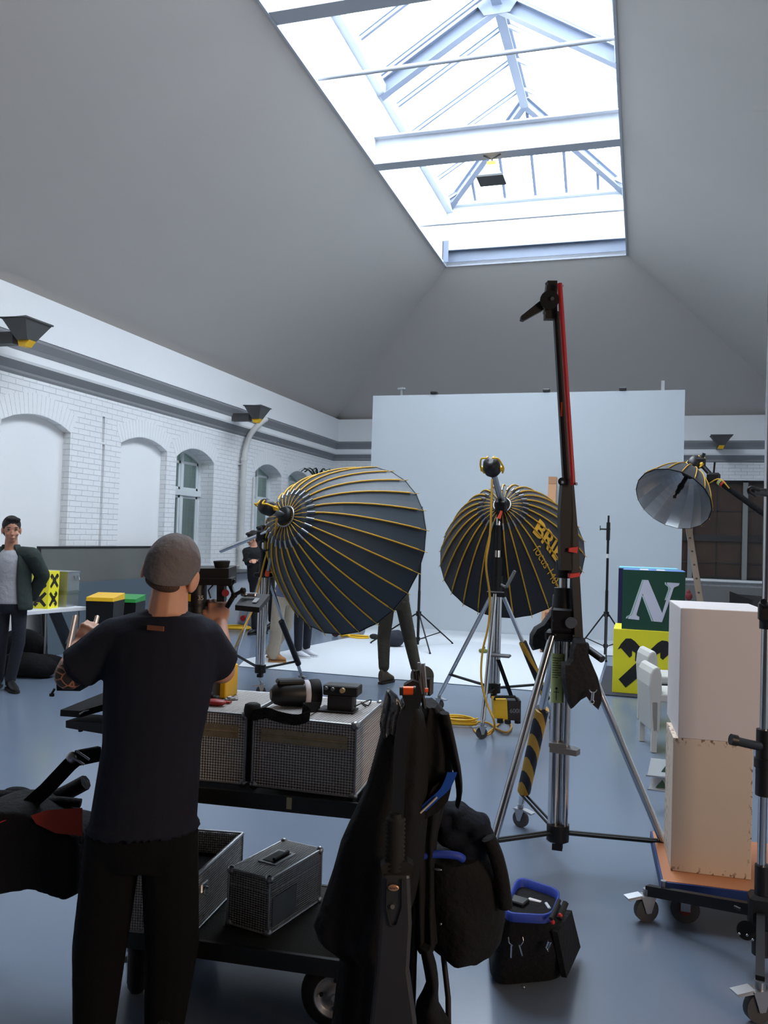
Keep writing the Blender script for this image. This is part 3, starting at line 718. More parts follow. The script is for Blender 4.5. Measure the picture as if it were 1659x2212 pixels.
# its lamp head and focusing tube
def strobe(hub, d, L, label, nm=True):
    t = empty('flash_head', hub-d*L, label, 'lamp')
    a, b = hub-d*.055, hub-d*L; x, y = perp(d)
    part('focus_tube', MB().cyl(a, b, .026, n=14), steel, t)
    part('lamp_body', MB().lathe(b-d*.14, d, [(0, .03), (.01, .062), (.05, .075), (.12, .07), (.15, .045), (.16, .03)], 18), black, t)
    for s in (-1, 1):
        part('guard_handle', MB().tube(spline([b+x*.08*s, b+x*.1*s-d*.06, b+x*.075*s-d*.16, b+x*.03*s-d*.17, b+x*.03*s+y*.04-d*.15], 5), .008, 6), yellow, t, label='yellow wire guard')
    part('side_knob', MB().cyl(b+x*.075-d*.05, b+x*.1-d*.05, .024, n=12).cyl(b-x*.075-d*.05, b-x*.1-d*.05, .024, n=12), yellow, t, label='yellow knobs')
    return t
strobe(hubL, ud, .2, 'yellow guarded flash head behind the large slate blue umbrella')
CL = onD(562, 1452, 8.55); CL.z = 0
fl_ = [onZ(564, 1502), onZ(650, 1480), onZ(500, 1462)]
sL = crank_stand(CL, fl_, 1.22, [(1.2, 1.6, .027)], .27, 'chrome crank stand on casters carrying the large slate blue umbrella', 'stand')
part('column_sleeve', MB().cyl(CL+V(0, 0, 1.28), CL+V(0, 0, 1.48), .045, n=14).cyl(CL+V(0, 0, 1.55), CL+V(0, 0, 1.72), .04, n=12), blackm, sL)
topL = CL+V(0, 0, 1.66)
elb = onD(590, 1160, 8.3)
t = empty('boom_arm', topL, 'chrome boom tube clamped across the stand head behind the large umbrella', 'boom')
part('boom_tube', MB().tube([onD(477, 1190, 8.6), onD(612, 1134, 7.95)], .017, 10).tube([onD(477, 1190, 8.6), onD(540, 1164, 8.3)], .022, 10), chrome, t)
part('boom_clamp', MB().box(onD(567, 1157, 8.2), (.1, .1, .1), bev=.015).tube([topL, onD(567, 1157, 8.2)], .03, 10).torus(onD(572, 1178, 8.15), CF, .05, .01, 16, 6), blackm, t)
part('boom_strut', MB().tube([onD(594, 1165, 8.1), onD(579, 1232, 8.35)], .017, 10), steel, t)
part('boom_handle', MB().tube([onD(579, 1232, 8.35), onD(577, 1243, 8.38)], .024, 8).box(onD(604, 1152, 8.0), (.09, .02, .025)), orange, t, label='orange grips')
part('bracket', MB().tube([onD(600, 1150, 8.0), hubL-ud*.05], .02, 8), steel, t)
# padded black lower leg on the large stand
q0 = (CL+V(0, 0, 1.2)).lerp(fl_[1]+V(0, 0, .15), .45); q1 = (CL+V(0, 0, 1.2)).lerp(fl_[1]+V(0, 0, .15), .92)
part('leg_sleeve', MB().tube([q0, q1], .032, 8), black, sL, label='black padded leg sleeve')

# middle umbrella
hubM = onD(1085, 1092, 7.45)
axM = CF*.80+(CR*.36-CU*.93)*.60
uM, (mx_, my_, md_) = umbrella(hubM, axM, .69, .82, 26, 'black umbrella reflector with yellow ribs and large yellow lettering', blackcl, .0072)
# lettering on the canopy
def text_mesh(s, size, font_ext=.002, bold=0):
    cu = bpy.data.curves.new('lettering', 'FONT'); cu.body = s; cu.size = size; cu.extrude = font_ext; cu.align_x = 'LEFT'; cu.offset = bold
    ob = bpy.data.objects.new('lettering', cu); COL.objects.link(ob)
    dg = bpy.context.evaluated_depsgraph_get(); dg.update(); me = bpy.data.meshes.new_from_object(ob.evaluated_get(dg))
    vs = [v.co.copy() for v in me.vertices]; fs = [tuple(p.vertices) for p in me.polygons]
    bpy.data.objects.remove(ob); bpy.data.meshes.remove(me); bpy.data.curves.remove(cu)
    return vs, fs
def canopy_text(s, size, a, q0, da, R, D, hub, fr, bold=0):
    """letters run from the hub towards the rim along rib angle a"""
    x, y, d = fr; vs, fs = text_mesh(s, size, 0, bold); out = []
    def rad(q): return R*(.06+.94*(q**.5))
    # arc-length table
    tab = [(0, q0)]; q = q0; L = 0
    while q < 1.1:
        dq = .01; L += math.hypot(dq*D, rad(q+dq)-rad(q)); q += dq; tab.append((L, q))
    for v in vs:
        for (l0, qa), (l1, qb) in zip(tab[:-1], tab[1:]):
            if l1 >= v.x: break
        q = qa+(qb-qa)*(v.x-l0)/(l1-l0)
        ang = a-(v.y+da)/rad(q)
        out.append(hub+d*(q*D-.006)+(x*math.cos(ang)+y*math.sin(ang))*(rad(q)+.006))
    return MB().add(out, fs)
def ang_of(px, py, hub, fr, D):
    # rib angle whose mid-canopy point projects closest to the pixel
    best = None
    for i in range(360):
        a = math.radians(i)
        for q in (.2, .3, .4, .5, .6, .7, .8):
            p = hub+fr[2]*(q*D)+(fr[0]*math.cos(a)+fr[1]*math.sin(a))*(.69*(.06+.94*q**.5))-O_
            z = p.dot(CF); X_ = 829.5+F*p.dot(CR)/z; Y_ = 1106-F*p.dot(CU)/z
            e = (X_-px)**2+(Y_-py)**2
            if best is None or e < best[0]: best = (e, a, q)
    return best
_, aT, qT = ang_of(1199, 1200, hubM, (mx_, my_, md_), .82)
sgn = 1
lt = canopy_text('BRIESE', .215, aT, .17, -.03, .69, .82, hubM, (mx_, my_, md_), bold=.004)
part('lettering', lt, mat('yellow_print', (226, 172, 40), .6), uM, label='yellow lettering BRIESE')
_, aT2, qT2 = ang_of(1178, 1210, hubM, (mx_, my_, md_), .82)
part('small_lettering', canopy_text('focus 140-S', .112, aT2, .30, -.06, .69, .82, hubM, (mx_, my_, md_)), mat('yellow_print', (226, 172, 40), .6), uM, label='thin yellow lettering focus 140-S')
dM = (onD(1066, 1022, 7.2)-hubM); LM = dM.length
strobe(hubM, -(dM.normalized()), LM, 'yellow guarded flash head above the black lettered umbrella')
CM = onD(1066, 1530, 7.35); CM.z = 0
fm = [onZ(1041, 1596), onZ(948, 1531), onZ(1190, 1562)]
sM = crank_stand(CM, fm, 1.18, [(1.15, 1.85, .026)], .36, 'chrome crank stand on casters carrying the black lettered umbrella', 'stand', padded=2)
part('column_sleeve', MB().cyl(CM+V(0, 0, 1.24), CM+V(0, 0, 1.5), .042, n=14).cyl(CM+V(0, 0, 1.56), CM+V(0, 0, 1.78), .035, n=14).cyl(CM+V(0, 0, 1.26), CM+V(0, 0, 1.34), .055, n=12), blackm, sM)
part('crank_handle', MB().box(onD(1103, 1251, 7.3), (.03, .02, .17), Matrix.Rotation(.45, 4, 'Y'), bev=.008).cyl(onD(1092, 1268, 7.3), CM+V(0, 0, 1.28), .012), mat('grey_lever', (110, 112, 114), .5), sM)
part('inspection_tag', MB().cyl(CM+V(-.02, 0, .94), CM+V(-.02, 0, 1.14), .0245, n=14), mat('pale_green_tag', (186, 200, 130), .6), sM, label='pale green tag')
part('swivel_head', MB().box(hubM-md_*.09+V(0, 0, -.06), (.1, .08, .1), bev=.015).tube([hubM-md_*.09+V(0, 0, -.06), CM+V(0, 0, 1.8)], .024, 8), blackm, sM)
part('lock_lever', MB().prism([onD(1082, 1103, 7.2), onD(1086, 1104, 7.2), onD(1081, 1121, 7.2), onD(1074, 1120, 7.2)], CF*.02), mat('neon_orange', (255, 92, 60), .5), sM, label='neon orange lever')
part('step_plate', MB().box(onD(1078, 1416, 7.25), (.2, .08, .025), bev=.008), mat('grey_lever', (110, 112, 114), .5), sM)

# small umbrella at the right, seen from inside
hubR = onD(1489, 1020, 8.7)
axR = -CF*.52+(CR*-.62-CU*.70)*.86
uR, (rx_, ry_, rd_) = umbrella(hubR, axR, .385, .45, 18, 'small umbrella reflector on the boom with its silver inside showing', blackcl, .0055)
strobe(hubR, rd_, .08, 'black flash head fixed behind the small umbrella on the boom')
part('lamp_rod', MB().cyl(hubR+rd_*.05, hubR+rd_*.34, .022, n=12).cyl(hubR+rd_*.34, hubR+rd_*.40, .012).box(hubR+rd_*.41, (.03, .03, .03)).cyl(hubR+rd_*.22, hubR+rd_*.26, .03), blackm, uR)
bR = onD(1512, 1000, 8.75); b2 = onD(1541, 1032, 8.6); b3 = onD(1553, 1040, 8.5); b4 = onD(1790, 1210, 7.6)
t = empty('boom_arm', b2, 'long black padded boom coming in from the right to the small umbrella', 'boom')
part('boom_tube', MB().tube([b3, b4], .03, 12), blackcloth, t)
part('boom_head', MB().tube([bR, b2], .024, 10).box(b2, (.13, .1, .1), bev=.02).box(bR, (.11, .09, .11), bev=.02).cyl(b2, b2+V(.01, 0, .16), .01).cyl(bR, bR+V(.04, 0, .1), .018), blackm, t)
part('tape_band', MB().tube([b3.lerp(b4, 0.0), b3.lerp(b4, .025)], .034, 12), mat('pale_green_tag', (186, 200, 130), .6), t, label='pale green tape')
part('tape_band', MB().tube([b3.lerp(b4, .032), b3.lerp(b4, .05)], .034, 12), mat('red_orange_tape', (200, 60, 40), .6), t, label='red tape')
thing('yellow_cable', MB().tube(spline([hubR-rd_*.1, hubR+V(.1, 0, -.05), onD(1512, 1040, 8.6), onD(1530, 1044, 8.6), b3+V(0, -.06, .02), b3.lerp(b4, .1)+V(0, -.04, 0)], 6), .007, 6), ribcol, 'thin yellow cable looping behind the small umbrella on the boom', 'cable')

# ------------------------------------------------------------------ big crank stand with jib arm
CS = onD(1205, 1800, 4.22); CS.z = 0
fS = [onD(1052, 1835, 4.05), onZ(1123, 1786), onD(1452, 1815, 4.12)]
sS = crank_stand(CS, fS, 1.18, [(1.2, 1.95, .028)], .2, 'big chrome crank stand in the middle foreground with hazard striped leg', 'stand', padded=1, leg_r=.02)
part('column_sleeve', MB().cyl(CS+V(0, 0, 1.21), CS+V(0, 0, 1.42), .05, n=14).cyl(CS+V(0, 0, 1.47), CS+V(0, 0, 1.56), .044, n=14).cyl(CS+V(0, 0, 1.66), CS+V(0, 0, 1.93), .036, n=14).box(CS+V(0, -.02, 1.26), (.11, .1, .12), bev=.01), blackm, sS)
part('bolt', MB().cyl(CS+V(-.045, -.075, 1.26), CS+V(-.045, -.085, 1.26), .006).cyl(CS+V(.045, -.075, 1.26), CS+V(.045, -.085, 1.26), .006).cyl(CS+V(0, -.05, 1.52), CS+V(0, -.06, 1.52), .006).cyl(CS+V(-.03, -.075, 1.19), CS+V(-.03, -.085, 1.19), .006).cyl(CS+V(.06, -.075, 1.19), CS+V(.06, -.085, 1.19), .006), chrome, sS)
part('inspection_tag', MB().cyl(CS+V(-.0225, -.002, .845), CS+V(-.0225, -.002, 1.09), .0312, n=18), mat('pale_green_tag', (186, 200, 130), .6), sS, label='pale green inspection tag with writing')
tl = MB()
for i in range(9): tl.bb(CS.x-.045, CS.x-.045+.042*(1-.3*(i % 3 == 2)), CS.y-.0345, CS.y-.034, 1.07-.012*i-.003, 1.07-.012*i)
tl.box((CS.x-.022, CS.y-.0345, .885), (.003, .001, .05)).box((CS.x-.022, CS.y-.0345, .90), (.026, .001, .003)).cyl((CS.x-.022, CS.y-.034, .918), (CS.x-.022, CS.y-.035, .918), .006)
part('tag_print', tl, inkb, sS)
part('crank_handle', MB().tube([CS+V(.06, -.05, 1.24), CS+V(.085, -.06, 1.13)], .011, 8).cyl(CS+V(.045, -.1, 1.255), CS+V(.065, .02, 1.25), .028, n=14), steel, sS)
part('crank_grip', MB().cyl(CS+V(.13, -.05, 1.125), CS+V(.2, -.12, 1.09), .018, n=12).cyl(CS+V(.07, -.1, 1.14), CS+V(.12, -.06, 1.135), .027, n=14), black, sS, label='black crank grip')
part('step_plate', MB().prism([CS+V(-.045, -.06, .605), CS+V(-.045, .02, .605), CS+V(.05, .02, .605), CS+V(.1, -.02, .6), CS+V(.085, -.07, .6)], (0, 0, .028)).box(CS+V(-.01, -.02, .64), (.08, .08, .02)), mat('grey_lever', (110, 112, 114), .5), sS)
# jib arm
dS = 4.15
def J(x, y, d=dS): return onD(x, y, d)
t = empty('jib_arm', J(1222, 1190), 'near upright black camera jib arm with red rod on the big crank stand', 'jib arm')
part('main_tube', MB().prism([J(1197, 672), J(1212, 672), J(1232, 1040), J(1218, 1040)], CF*.04), mat('black_anodised_tube', (18, 18, 20), .5), t)
part('red_rod', MB().tube([J(1209, 612, 4.1), J(1238, 1048, 4.1)], .0125, 8), mat('red_anodised_rod', (176, 34, 36), .4), t, label='red parallel rod')
part('arm_print', MB().box(J(1213, 884, 4.145), (.008, .002, .07)), orange, t)
part('head_plate', MB().prism([J(1183, 606), J(1204, 606), J(1204, 688), J(1178, 688), J(1178, 640)], CF*.05).cyl(J(1187, 648, 4.1), J(1187, 648, 4.2), .046, n=20), blackm, t)
part('head_bolt', MB().cyl(J(1193, 645, 4.08), J(1193, 645, 4.1), .009).cyl(J(1181, 613, 4.13), J(1181, 613, 4.15), .008).cyl(J(1176, 676, 4.13), J(1176, 676, 4.15), .008).cyl(J(1213, 617, 4.1), J(1217, 617, 4.1), .006).cyl(J(1243, 1045, 4.08), J(1247, 1045, 4.08), .008).cyl(J(1212, 1042, 4.1), J(1217, 1042, 4.1), .008), chrome, t)
part('head_lever', MB().prism([J(1166, 650), J(1175, 668), J(1132, 692), J(1125, 690), J(1126, 682)], CF*.04), blackm, t)
part('pivot_bracket', MB().prism([J(1216, 1034), J(1235, 1034), J(1238, 1110), J(1238, 1232), J(1212, 1232), J(1210, 1110)], CF*.07).cyl(J(1214, 1040, 4.12), J(1214, 1040, 4.2), .02), blackm, t)
part('lower_arm', MB().prism([J(1236, 1045), J(1240, 1045), J(1251, 1180), J(1253, 1250), J(1260, 1378), J(1242, 1378), J(1236, 1250), J(1232, 1180)], CF*.05), mat('black_anodised_tube', (18, 18, 20), .5), t)
part('red_strap', MB().prism([J(1230, 1184, 4.12), J(1249, 1181, 4.12), J(1247, 1195, 4.12), J(1229, 1192, 4.12)], CF*.06).prism([J(1232, 1240, 4.12), J(1253, 1237, 4.12), J(1254, 1245, 4.12), J(1232, 1249, 4.12)], CF*.06), mat('red_tape', (214, 44, 36), .5), t, label='red tape straps')
# leather sandbags on the stand
leath = mat('black_sandbag_fabric', (22, 21, 23), .8, bump=.5, bscale=35, var=.2)
def puffy(name, outline, depth, d, m, parent=None, label=None, cat=None, **k):
    """a stuffed flat bag: outline in pixels at depth d, thickness depth, bulging between its seams"""
    P = [onD(x, y, d) for x, y in outline]; c = sum(P, V(0, 0, 0))/len(P); rs = []
    for s, off in ((.9, -.5), (1.0, -.16), (1.0, .16), (.9, .5)):
        rs.append([c+(p-c)*s+CF*depth*off for p in P])
    mid0 = c-CF*depth*.62; mb = MB(); n = len(P)
    mb.rings(rs, False, True)
    mb.add([mid0]+rs[0], [(0, 1+(i+1) % n, 1+i) for i in range(n)], True); mb.add([c+CF*depth*.62]+rs[-1], [(0, 1+i, 1+(i+1) % n) for i in range(n)], True)
    if parent is not None: return part(name, mb, m, parent, label=label)
    return thing(name, mb, m, label, cat, **k)
sb = [(1240, 1378), (1262, 1378), (1272, 1420), (1290, 1462), (1299, 1500), (1298, 1515), (1291, 1532), (1278, 1520), (1266, 1503), (1250, 1512), (1232, 1530), (1222, 1508), (1214, 1470), (1213, 1430), (1224, 1430), (1232, 1418), (1232, 1402)]
t = empty('sandbag', J(1250, 1530, 4.1), 'black sandbag with a metal snap hook hanging at the jib arm end', 'sandbag')
puffy('bag_body', sb, .09, 4.12, leath, t)
part('snap_hook', MB().torus(J(1281, 1488, 4.0), CF, .018, .003, 14, 5, 3.3, 6.1).tube([J(1281, 1494, 4.0), J(1279, 1512, 4.0)], .007, 8).torus(J(1279, 1516, 4.0), CF, .009, .003, 12, 5), chrome, t)
ob = [(1190, 1320), (1200, 1305), (1203, 1350), (1196, 1372), (1186, 1392), (1183, 1412), (1172, 1408), (1166, 1400), (1150, 1404), (1144, 1392), (1145, 1372), (1155, 1355), (1172, 1345)]
puffy('sandbag', ob, .1, 4.45, leath, None, 'black leaf shaped sandbag draped behind the big crank stand collar', 'sandbag')
puffy('sandbag', [(1195, 1285), (1232, 1275), (1236, 1300), (1236, 1330), (1225, 1370), (1200, 1372), (1192, 1330)], .09, 4.4, leath, None, 'black weight bag strapped behind the winch of the big crank stand', 'sandbag')
# ------------------------------------------------------------------ people
def skin_mat(name, rgb):
    m = mat(name, rgb, .55, var=.1, vscale=12); nodes(m)[2].inputs['Subsurface Weight'].default_value = .08; return m
skin = skin_mat('skin', (196, 142, 116))
def seg(mb, P, rs, n=12):
    P = [Vector(p) for p in P]
    for i in range(len(P)-1):
        k = 5; pts = [P[i].lerp(P[i+1], j/k) for j in range(k+1)]
        mb.tube(pts, 0, n, rs=[rs[i]+(rs[i+1]-rs[i])*j/k for j in range(k+1)])
    for p, r in zip(P, rs): mb.ell(p, r, n=n, m=8)
    return mb
def loft(mb, rows, side, fwd, n=20):
    rs = []
    for c, a, b in rows:
        c = Vector(c); rs.append([c+side*a*math.cos(2*math.pi*i/n)*(1 if abs(math.cos(2*math.pi*i/n)) < .99 else 1)+fwd*b*math.sin(2*math.pi*i/n) for i in range(n)])
    return mb.rings(rs)
def hand(mb, w, d, nrm, thumb, curl=.9, s=1.0):
    """w wrist, d pointing to the knuckles, nrm out of the back of the hand, thumb = side the thumb leaves; fingers curl away from nrm"""
    d = Vector(d).normalized(); nrm = (Vector(nrm)-d*Vector(nrm).dot(d)).normalized(); th = d.cross(nrm); th = th if th.dot(Vector(thumb)) > 0 else -th
    pl = [w+d*.01*s+th*.025*s*a+nrm*.011*s*b for a in (-1, 1) for b in (-1, 1)]+[w+d*.088*s+th*.041*s*a+nrm*.011*s*b for a in (-1, 1) for b in (-1, 1)]+[w+d*.045*s+th*.040*s*a+nrm*.012*s*b for a in (-1, 1) for b in (-1, 1)]+[w+d*.05*s+nrm*.019*s, w+d*.05*s-nrm*.018*s]
    mb.hull(pl, True)
    for i in range(4): mb.ell(w+d*.084*s+th*(.031-.021*i)*s+nrm*.006*s, .0115*s, n=8, m=6)
    for i, (L) in enumerate((.072, .082, .078, .062)):
        o = w+d*.086*s+th*(.032-.021*i)*s; a = 0; P = [o-d*.02*s, o]; q = o
        for f in (.45, .32, .25):
            a += curl*(1.0 if f < .45 else .75); dd = d*math.cos(a)-nrm*math.sin(a); q = q+dd*L*f*s; P.append(q)
        seg(mb, P, [.0095*s, .0098*s, .0088*s, .008*s, .007*s], 8)
    o = w+d*.025*s+th*.028*s; t1 = (d*.75+th*.65-nrm*.25).normalized(); t2 = (d*.9+th*.1-nrm*.5).normalized()
    seg(mb, [o, o+t1*.038*s, o+t1*.038*s+t2*.03*s, o+t1*.038*s+t2*.052*s], [.013*s, .0115*s, .01*s, .0085*s], 8)
def head_mesh(mb, c, face, up, s=1.0, ears=True, es=1.0):
    face = Vector(face).normalized(); up = Vector(up); up = (up-face*up.dot(face)).normalized(); sd = face.cross(up)
    R = Matrix((sd, face, up)).transposed()
    def L(x, y, z): return c+sd*x*s+face*y*s+up*z*s
    mb.ell(L(0, -.012, .02), (.074*s, .094*s, .092*s), R, 18, 12)
    mb.ell(L(0, .018, -.045), (.058*s, .07*s, .075*s), R, 16, 10)
    mb.ell(L(0, .05, -.098), (.03*s, .03*s, .024*s), R)
    mb.ell(L(0, .088, -.03), (.012*s, .018*s, .026*s), R); mb.ell(L(0, .098, -.043), (.015*s, .014*s, .011*s), R)
    for k in (-1, 1):
        mb.ell(L(.032*k, .074, .008), (.018*s, .012*s, .008*s), R); mb.ell(L(.04*k, .058, -.04), (.02*s, .02*s, .022*s), R)
        if ears:
            mb.ell(L((.078+.012*(es-1)*4)*k, -.012, -.012-.05*(es-1)), (.009*s*es, .02*s*es, .033*s*es), R@Matrix.Rotation(-.35*k, 3, 'Z')); mb.ell(L(.079*k, -.002, -.04), (.007*s, .011*s, .012*s), R)
    mb.ell(L(0, .084, -.072), (.022*s, .012*s, .007*s), R); mb.ell(L(0, .082, -.084), (.02*s, .012*s, .007*s), R)
    return L, R
def shoe(parent, an, toe, m, sole, h=.1, w=.045, name='shoe', lace=None):
    an = Vector(an); toe = Vector(toe); d = (toe-an); d.z = 0; Ln = d.length+.1; d.normalize(); s = d.cross(V(0, 0, 1)); b = V(an.x, an.y, 0)-d*.07
    mb = MB(); rows = [(0, .030, .05, h), (.05, .034, .05, h*1.15), (.11, .036, .048, h*.95), (.16, .042, .035, h*.7), (.22, .045, .028, h*.5), (.27, .034, .02, h*.36), (.295, .012, .012, h*.25)]
    sc = Ln/.29; rs = []
    for t, ww, zc, hh in rows:
        rs.append([b+d*t*sc+s*ww*math.cos(a)+V(0, 0, max(.022, .022+hh*(.5+.5*math.sin(a)))) for a in [2*math.pi*i/12 for i in range(12)]])
    mb.rings(rs); o = part(name, mb, m, parent, sub=1)
    sb = MB(); ou = [(0, .03), (.05, .036), (.12, .038), (.2, .048), (.27, .038), (.3, .015)]
    P = [b+d*t*sc+s*q for t, q in ou]+[b+d*t*sc-s*q for t, q in ou[::-1]]
    part('sole', sb.prism([p+V(0, 0, .001) for p in P], (0, 0, .026)), sole, o)
    if lace: part('laces', MB().tube([b+d*(.1+.016*i)*sc+s*(.022 if i % 2 else -.022)+V(0, 0, h*(1.12-.085*i)+.012) for i in range(7)], .003, 5), lace, o)
def person(label, J, fwd, face, cl, vox=.012, hair=None, head_s=1.0, sleeves='long', hands=None, top_kw=None, cat='person', up=V(0, 0, 1), tors=(1, 1), group=None):
    g = lambda k: Vector(J[k]); fwd = Vector(fwd).normalized(); side = fwd.cross(V(0, 0, 1)).normalized()
    ftl, ftr = g('anL'), g('anR'); base = (ftl+ftr)/2; base.z = 0
    t = empty('person', base, label, cat, group)
    hc = (g('hipL')+g('hipR'))/2; sc = (g('shL')+g('shR'))/2; nk = g('neck'); hd = g('head'); tw, td = tors
    sax = (g('shR')-g('shL')).normalized(); ax = (g('hipR')-g('hipL')).normalized()
    fs = Vector((0, 0, 1)).cross(sax).normalized()
    def torso(mb, inf=0, lo=0, hem=None):
        rows = []
        for u, a, b in ((0, .155, .105), (.2, .148, .105), (.42, .14, .1), (.65, .155, .112), (.82, .165, .11), (.93, .15, .09), (1.0, .10, .07)):
            if u < lo: continue
            rows.append((hc.lerp(nk, u)+V(0, 0, 0), a*tw+inf, b*td+inf))
        if hem: rows = [(hc.lerp(nk, hem[0]), hem[1], hem[2])]+rows
        sd = ax.lerp(sax, .6).normalized(); loft(mb, rows, sd, sd.cross(V(0, 0, 1)))
        for k in 'LR': seg(mb, [nk+(g('sh'+k)-nk)*.12-V(0, 0, .035), g('sh'+k)], [.058+inf, .056+inf], 12)
        return mb
    R_ = J.get('leg_r', (.085, .058, .042)); A_ = J.get('arm_r', (.048, .04, .028))
    body = MB(); torso(body)
    nr = J.get('neck_r', 1); seg(body, [nk-V(0, 0, .03), hd.lerp(nk, .45)], [.064*head_s*nr, .055*head_s*nr]); L, R = head_mesh(body, hd, face, up, head_s, es=J.get('ear', 1.0))
    for k in 'LR':
        seg(body, [g('sh'+k), g('el'+k), g('wr'+k)], A_); seg(body, [g('hip'+k), g('kn'+k), g('an'+k)+V(0, 0, .05)], [R_[0]-.014, R_[1]-.012, .03])
        h = (hands or {}).get(k)
        if h: hand(body, g('wr'+k), *h)
        else:
            d = (g('wr'+k)-g('el'+k)).normalized(); hand(body, g('wr'+k), d, -fwd if d.z < -.5 else V(0, 0, 1), fwd+side*.1, .5)
    part('body', body, cl.get('skin', skin), t, remesh=vox*.6, smooth=2)
    # trousers
    tr = MB(); sd = ax; loft(tr, [(hc+V(0, 0, -.1), .12, .09), (hc+V(0, 0, -.02), .158*tw+.006, .115), (hc+V(0, 0, .1), .15*tw+.006, .108)], sd, sd.cross(V(0, 0, 1)))
    for k in 'LR': seg(tr, [g('hip'+k), g('kn'+k), g('an'+k)+V(0, 0, J.get('cuff', .012))], [R_[0]-.006, R_[1]+.006, R_[2]+.012], 14)
    part('trousers', tr, cl['trousers'], t, remesh=vox, smooth=3)
    tp = torso(MB(), .014, .0, J.get('hem'))
    for k in 'LR':
        if sleeves == 'long': seg(tp, [g('sh'+k), g('el'+k), g('wr'+k)], [A_[0]+.018, A_[1]+.016, A_[2]+.014])
        else:
            e = g('sh'+k).lerp(g('el'+k), J.get('sleeve', .72)); seg(tp, [g('sh'+k), g('sh'+k).lerp(e, .8)], [A_[0]+.02, A_[1]+.026]); tp.tube([g('sh'+k), g('sh'+k).lerp(e, .8), e], 0, 14, rs=[A_[0]+.02, A_[1]+.028, A_[1]+.03])
    part(cl.get('top_name', 'shirt'), tp, cl['top'], t, remesh=vox, smooth=3)
    for k in 'LR': shoe(t, g('an'+k), g('toe'+k), cl['shoe'], cl.get('sole', rubber), cl.get('shoe_h', .1), lace=cl.get('lace'))
    if hair:
        hb = MB(); hb.ell(L(0, -.022, .035), (.083*head_s, .1*head_s, .093*head_s), R, 16, 10).ell(L(0, -.06, -.02), (.074*head_s, .055*head_s, .07*head_s), R)
        hb.ell(L(.02, .045, .095), (.05, .045, .025), R).ell(L(-.03, .04, .09), (.045, .045, .025), R)
        part('hair', hb, hair, t, remesh=.008, smooth=2)
        part('eyes', MB().ell(L(.032, .083, .0), (.011, .008, .006), R).ell(L(-.032, .083, .0), (.011, .008, .006), R), mat('dark_eyes', (30, 24, 22), .3), t)
        part('eyebrows', MB().ell(L(.034, .082, .02), (.02, .008, .004), R).ell(L(-.034, .082, .02), (.02, .008, .004), R), hair, t)
        part('mouth', MB().ell(L(0, .097, -.077), (.022, .006, .004), R), mat('lips', (158, 92, 84), .5), t)
    return t, L, R, torso
darkhair = mat('dark_hair', (30, 24, 22), .7, bump=.8, bscale=90)
navy = mat('dark_navy_trousers', (26, 29, 40), .9, bump=.3, bscale=60); blkt = mat('black_trousers', (20, 20, 22), .9, bump=.3, bscale=60)
def px(d, **k): return {n: onD(x, y, d+(z or 0)) for n, (x, y, z) in k.items()}

# man standing at the left edge
d = 8.45
J = px(d, head=(25, 1143, 0), neck=(24, 1189, .02), shL=(68, 1200, 0), shR=(-18, 1200, 0), elL=(92, 1243, .1), elR=(-42, 1250, .1), wrL=(70, 1288, .12), wrR=(-22, 1292, .12),
       hipL=(42, 1302, 0), hipR=(6, 1302, 0), knL=(40, 1388, -.02), knR=(2, 1388, 0), anL=(22, 1470, -.05), anR=(-4, 1468, .05), toeL=(34, 1488, -.2), toeR=(-16, 1484, -.12))
J['hem'] = (-.02, .17, .12)
fwd = V(.62, -.78, 0)
t, L, R, torso = person('man in dark green jacket over light grey shirt standing at the left edge', J, fwd, V(.72, -.69, -.05), dict(trousers=navy, top=mat('light_grey_sweatshirt', (176, 178, 184), .9, bump=.4, bscale=25), top_name='sweatshirt', shoe=black), hair=darkhair, vox=.012, head_s=1.08)
# open jacket: shell with a front opening
hc = (J['hipL']+J['hipR'])/2; nk = J['neck']; jac = mat('dark_green_jacket', (36, 48, 44), .8, bump=.5, bscale=18); sd = (J['shR']-J['shL']).normalized(); ff = -sd.cross(V(0, 0, 1)); ff = ff if ff.dot(fwd) > 0 else -ff
jb = MB(); rows = []
for u, a, b in ((-.14, .205, .15), (.0, .2, .15), (.25, .185, .15), (.5, .18, .145), (.7, .195, .15), (.85, .2, .14), (.93, .165, .115), (1.02, .085, .085), (1.12, .075, .08)):
    c = hc.lerp(nk, u); gap = .62 if u < .9 else .75; row = []
    for i in range(25):
        an = math.pi/2+gap+(2*math.pi-2*gap)*i/24; row.append(c+sd*a*math.cos(an)+ff*b*math.sin(an))
    rows.append(row)
n = 25
jb.add([p for r in rows for p in r], [(j*n+i, j*n+i+1, (j+1)*n+i+1, (j+1)*n+i) for j in range(len(rows)-1) for i in range(n-1)], True)
jk = part('jacket', jb, jac, t, solid=.022, sub=1)
for k in 'LR': part('jacket_sleeve', seg(MB(), [nk.lerp(J['sh'+k], .55)-V(0, 0, .01), J['sh'+k]-V(0, 0, .005), J['el'+k], J['wr'+k]], [.082, .092, .074, .058]), jac, jk, remesh=.014, smooth=3)
part('collar_trim', MB().tube([nk+ff*.08+sd*.06*q+V(0, 0, -.05-.03*abs(q)) for q in (-1, -.5, 0, .5, 1)], .012, 6), navy, t, label='dark navy collar under the jacket')

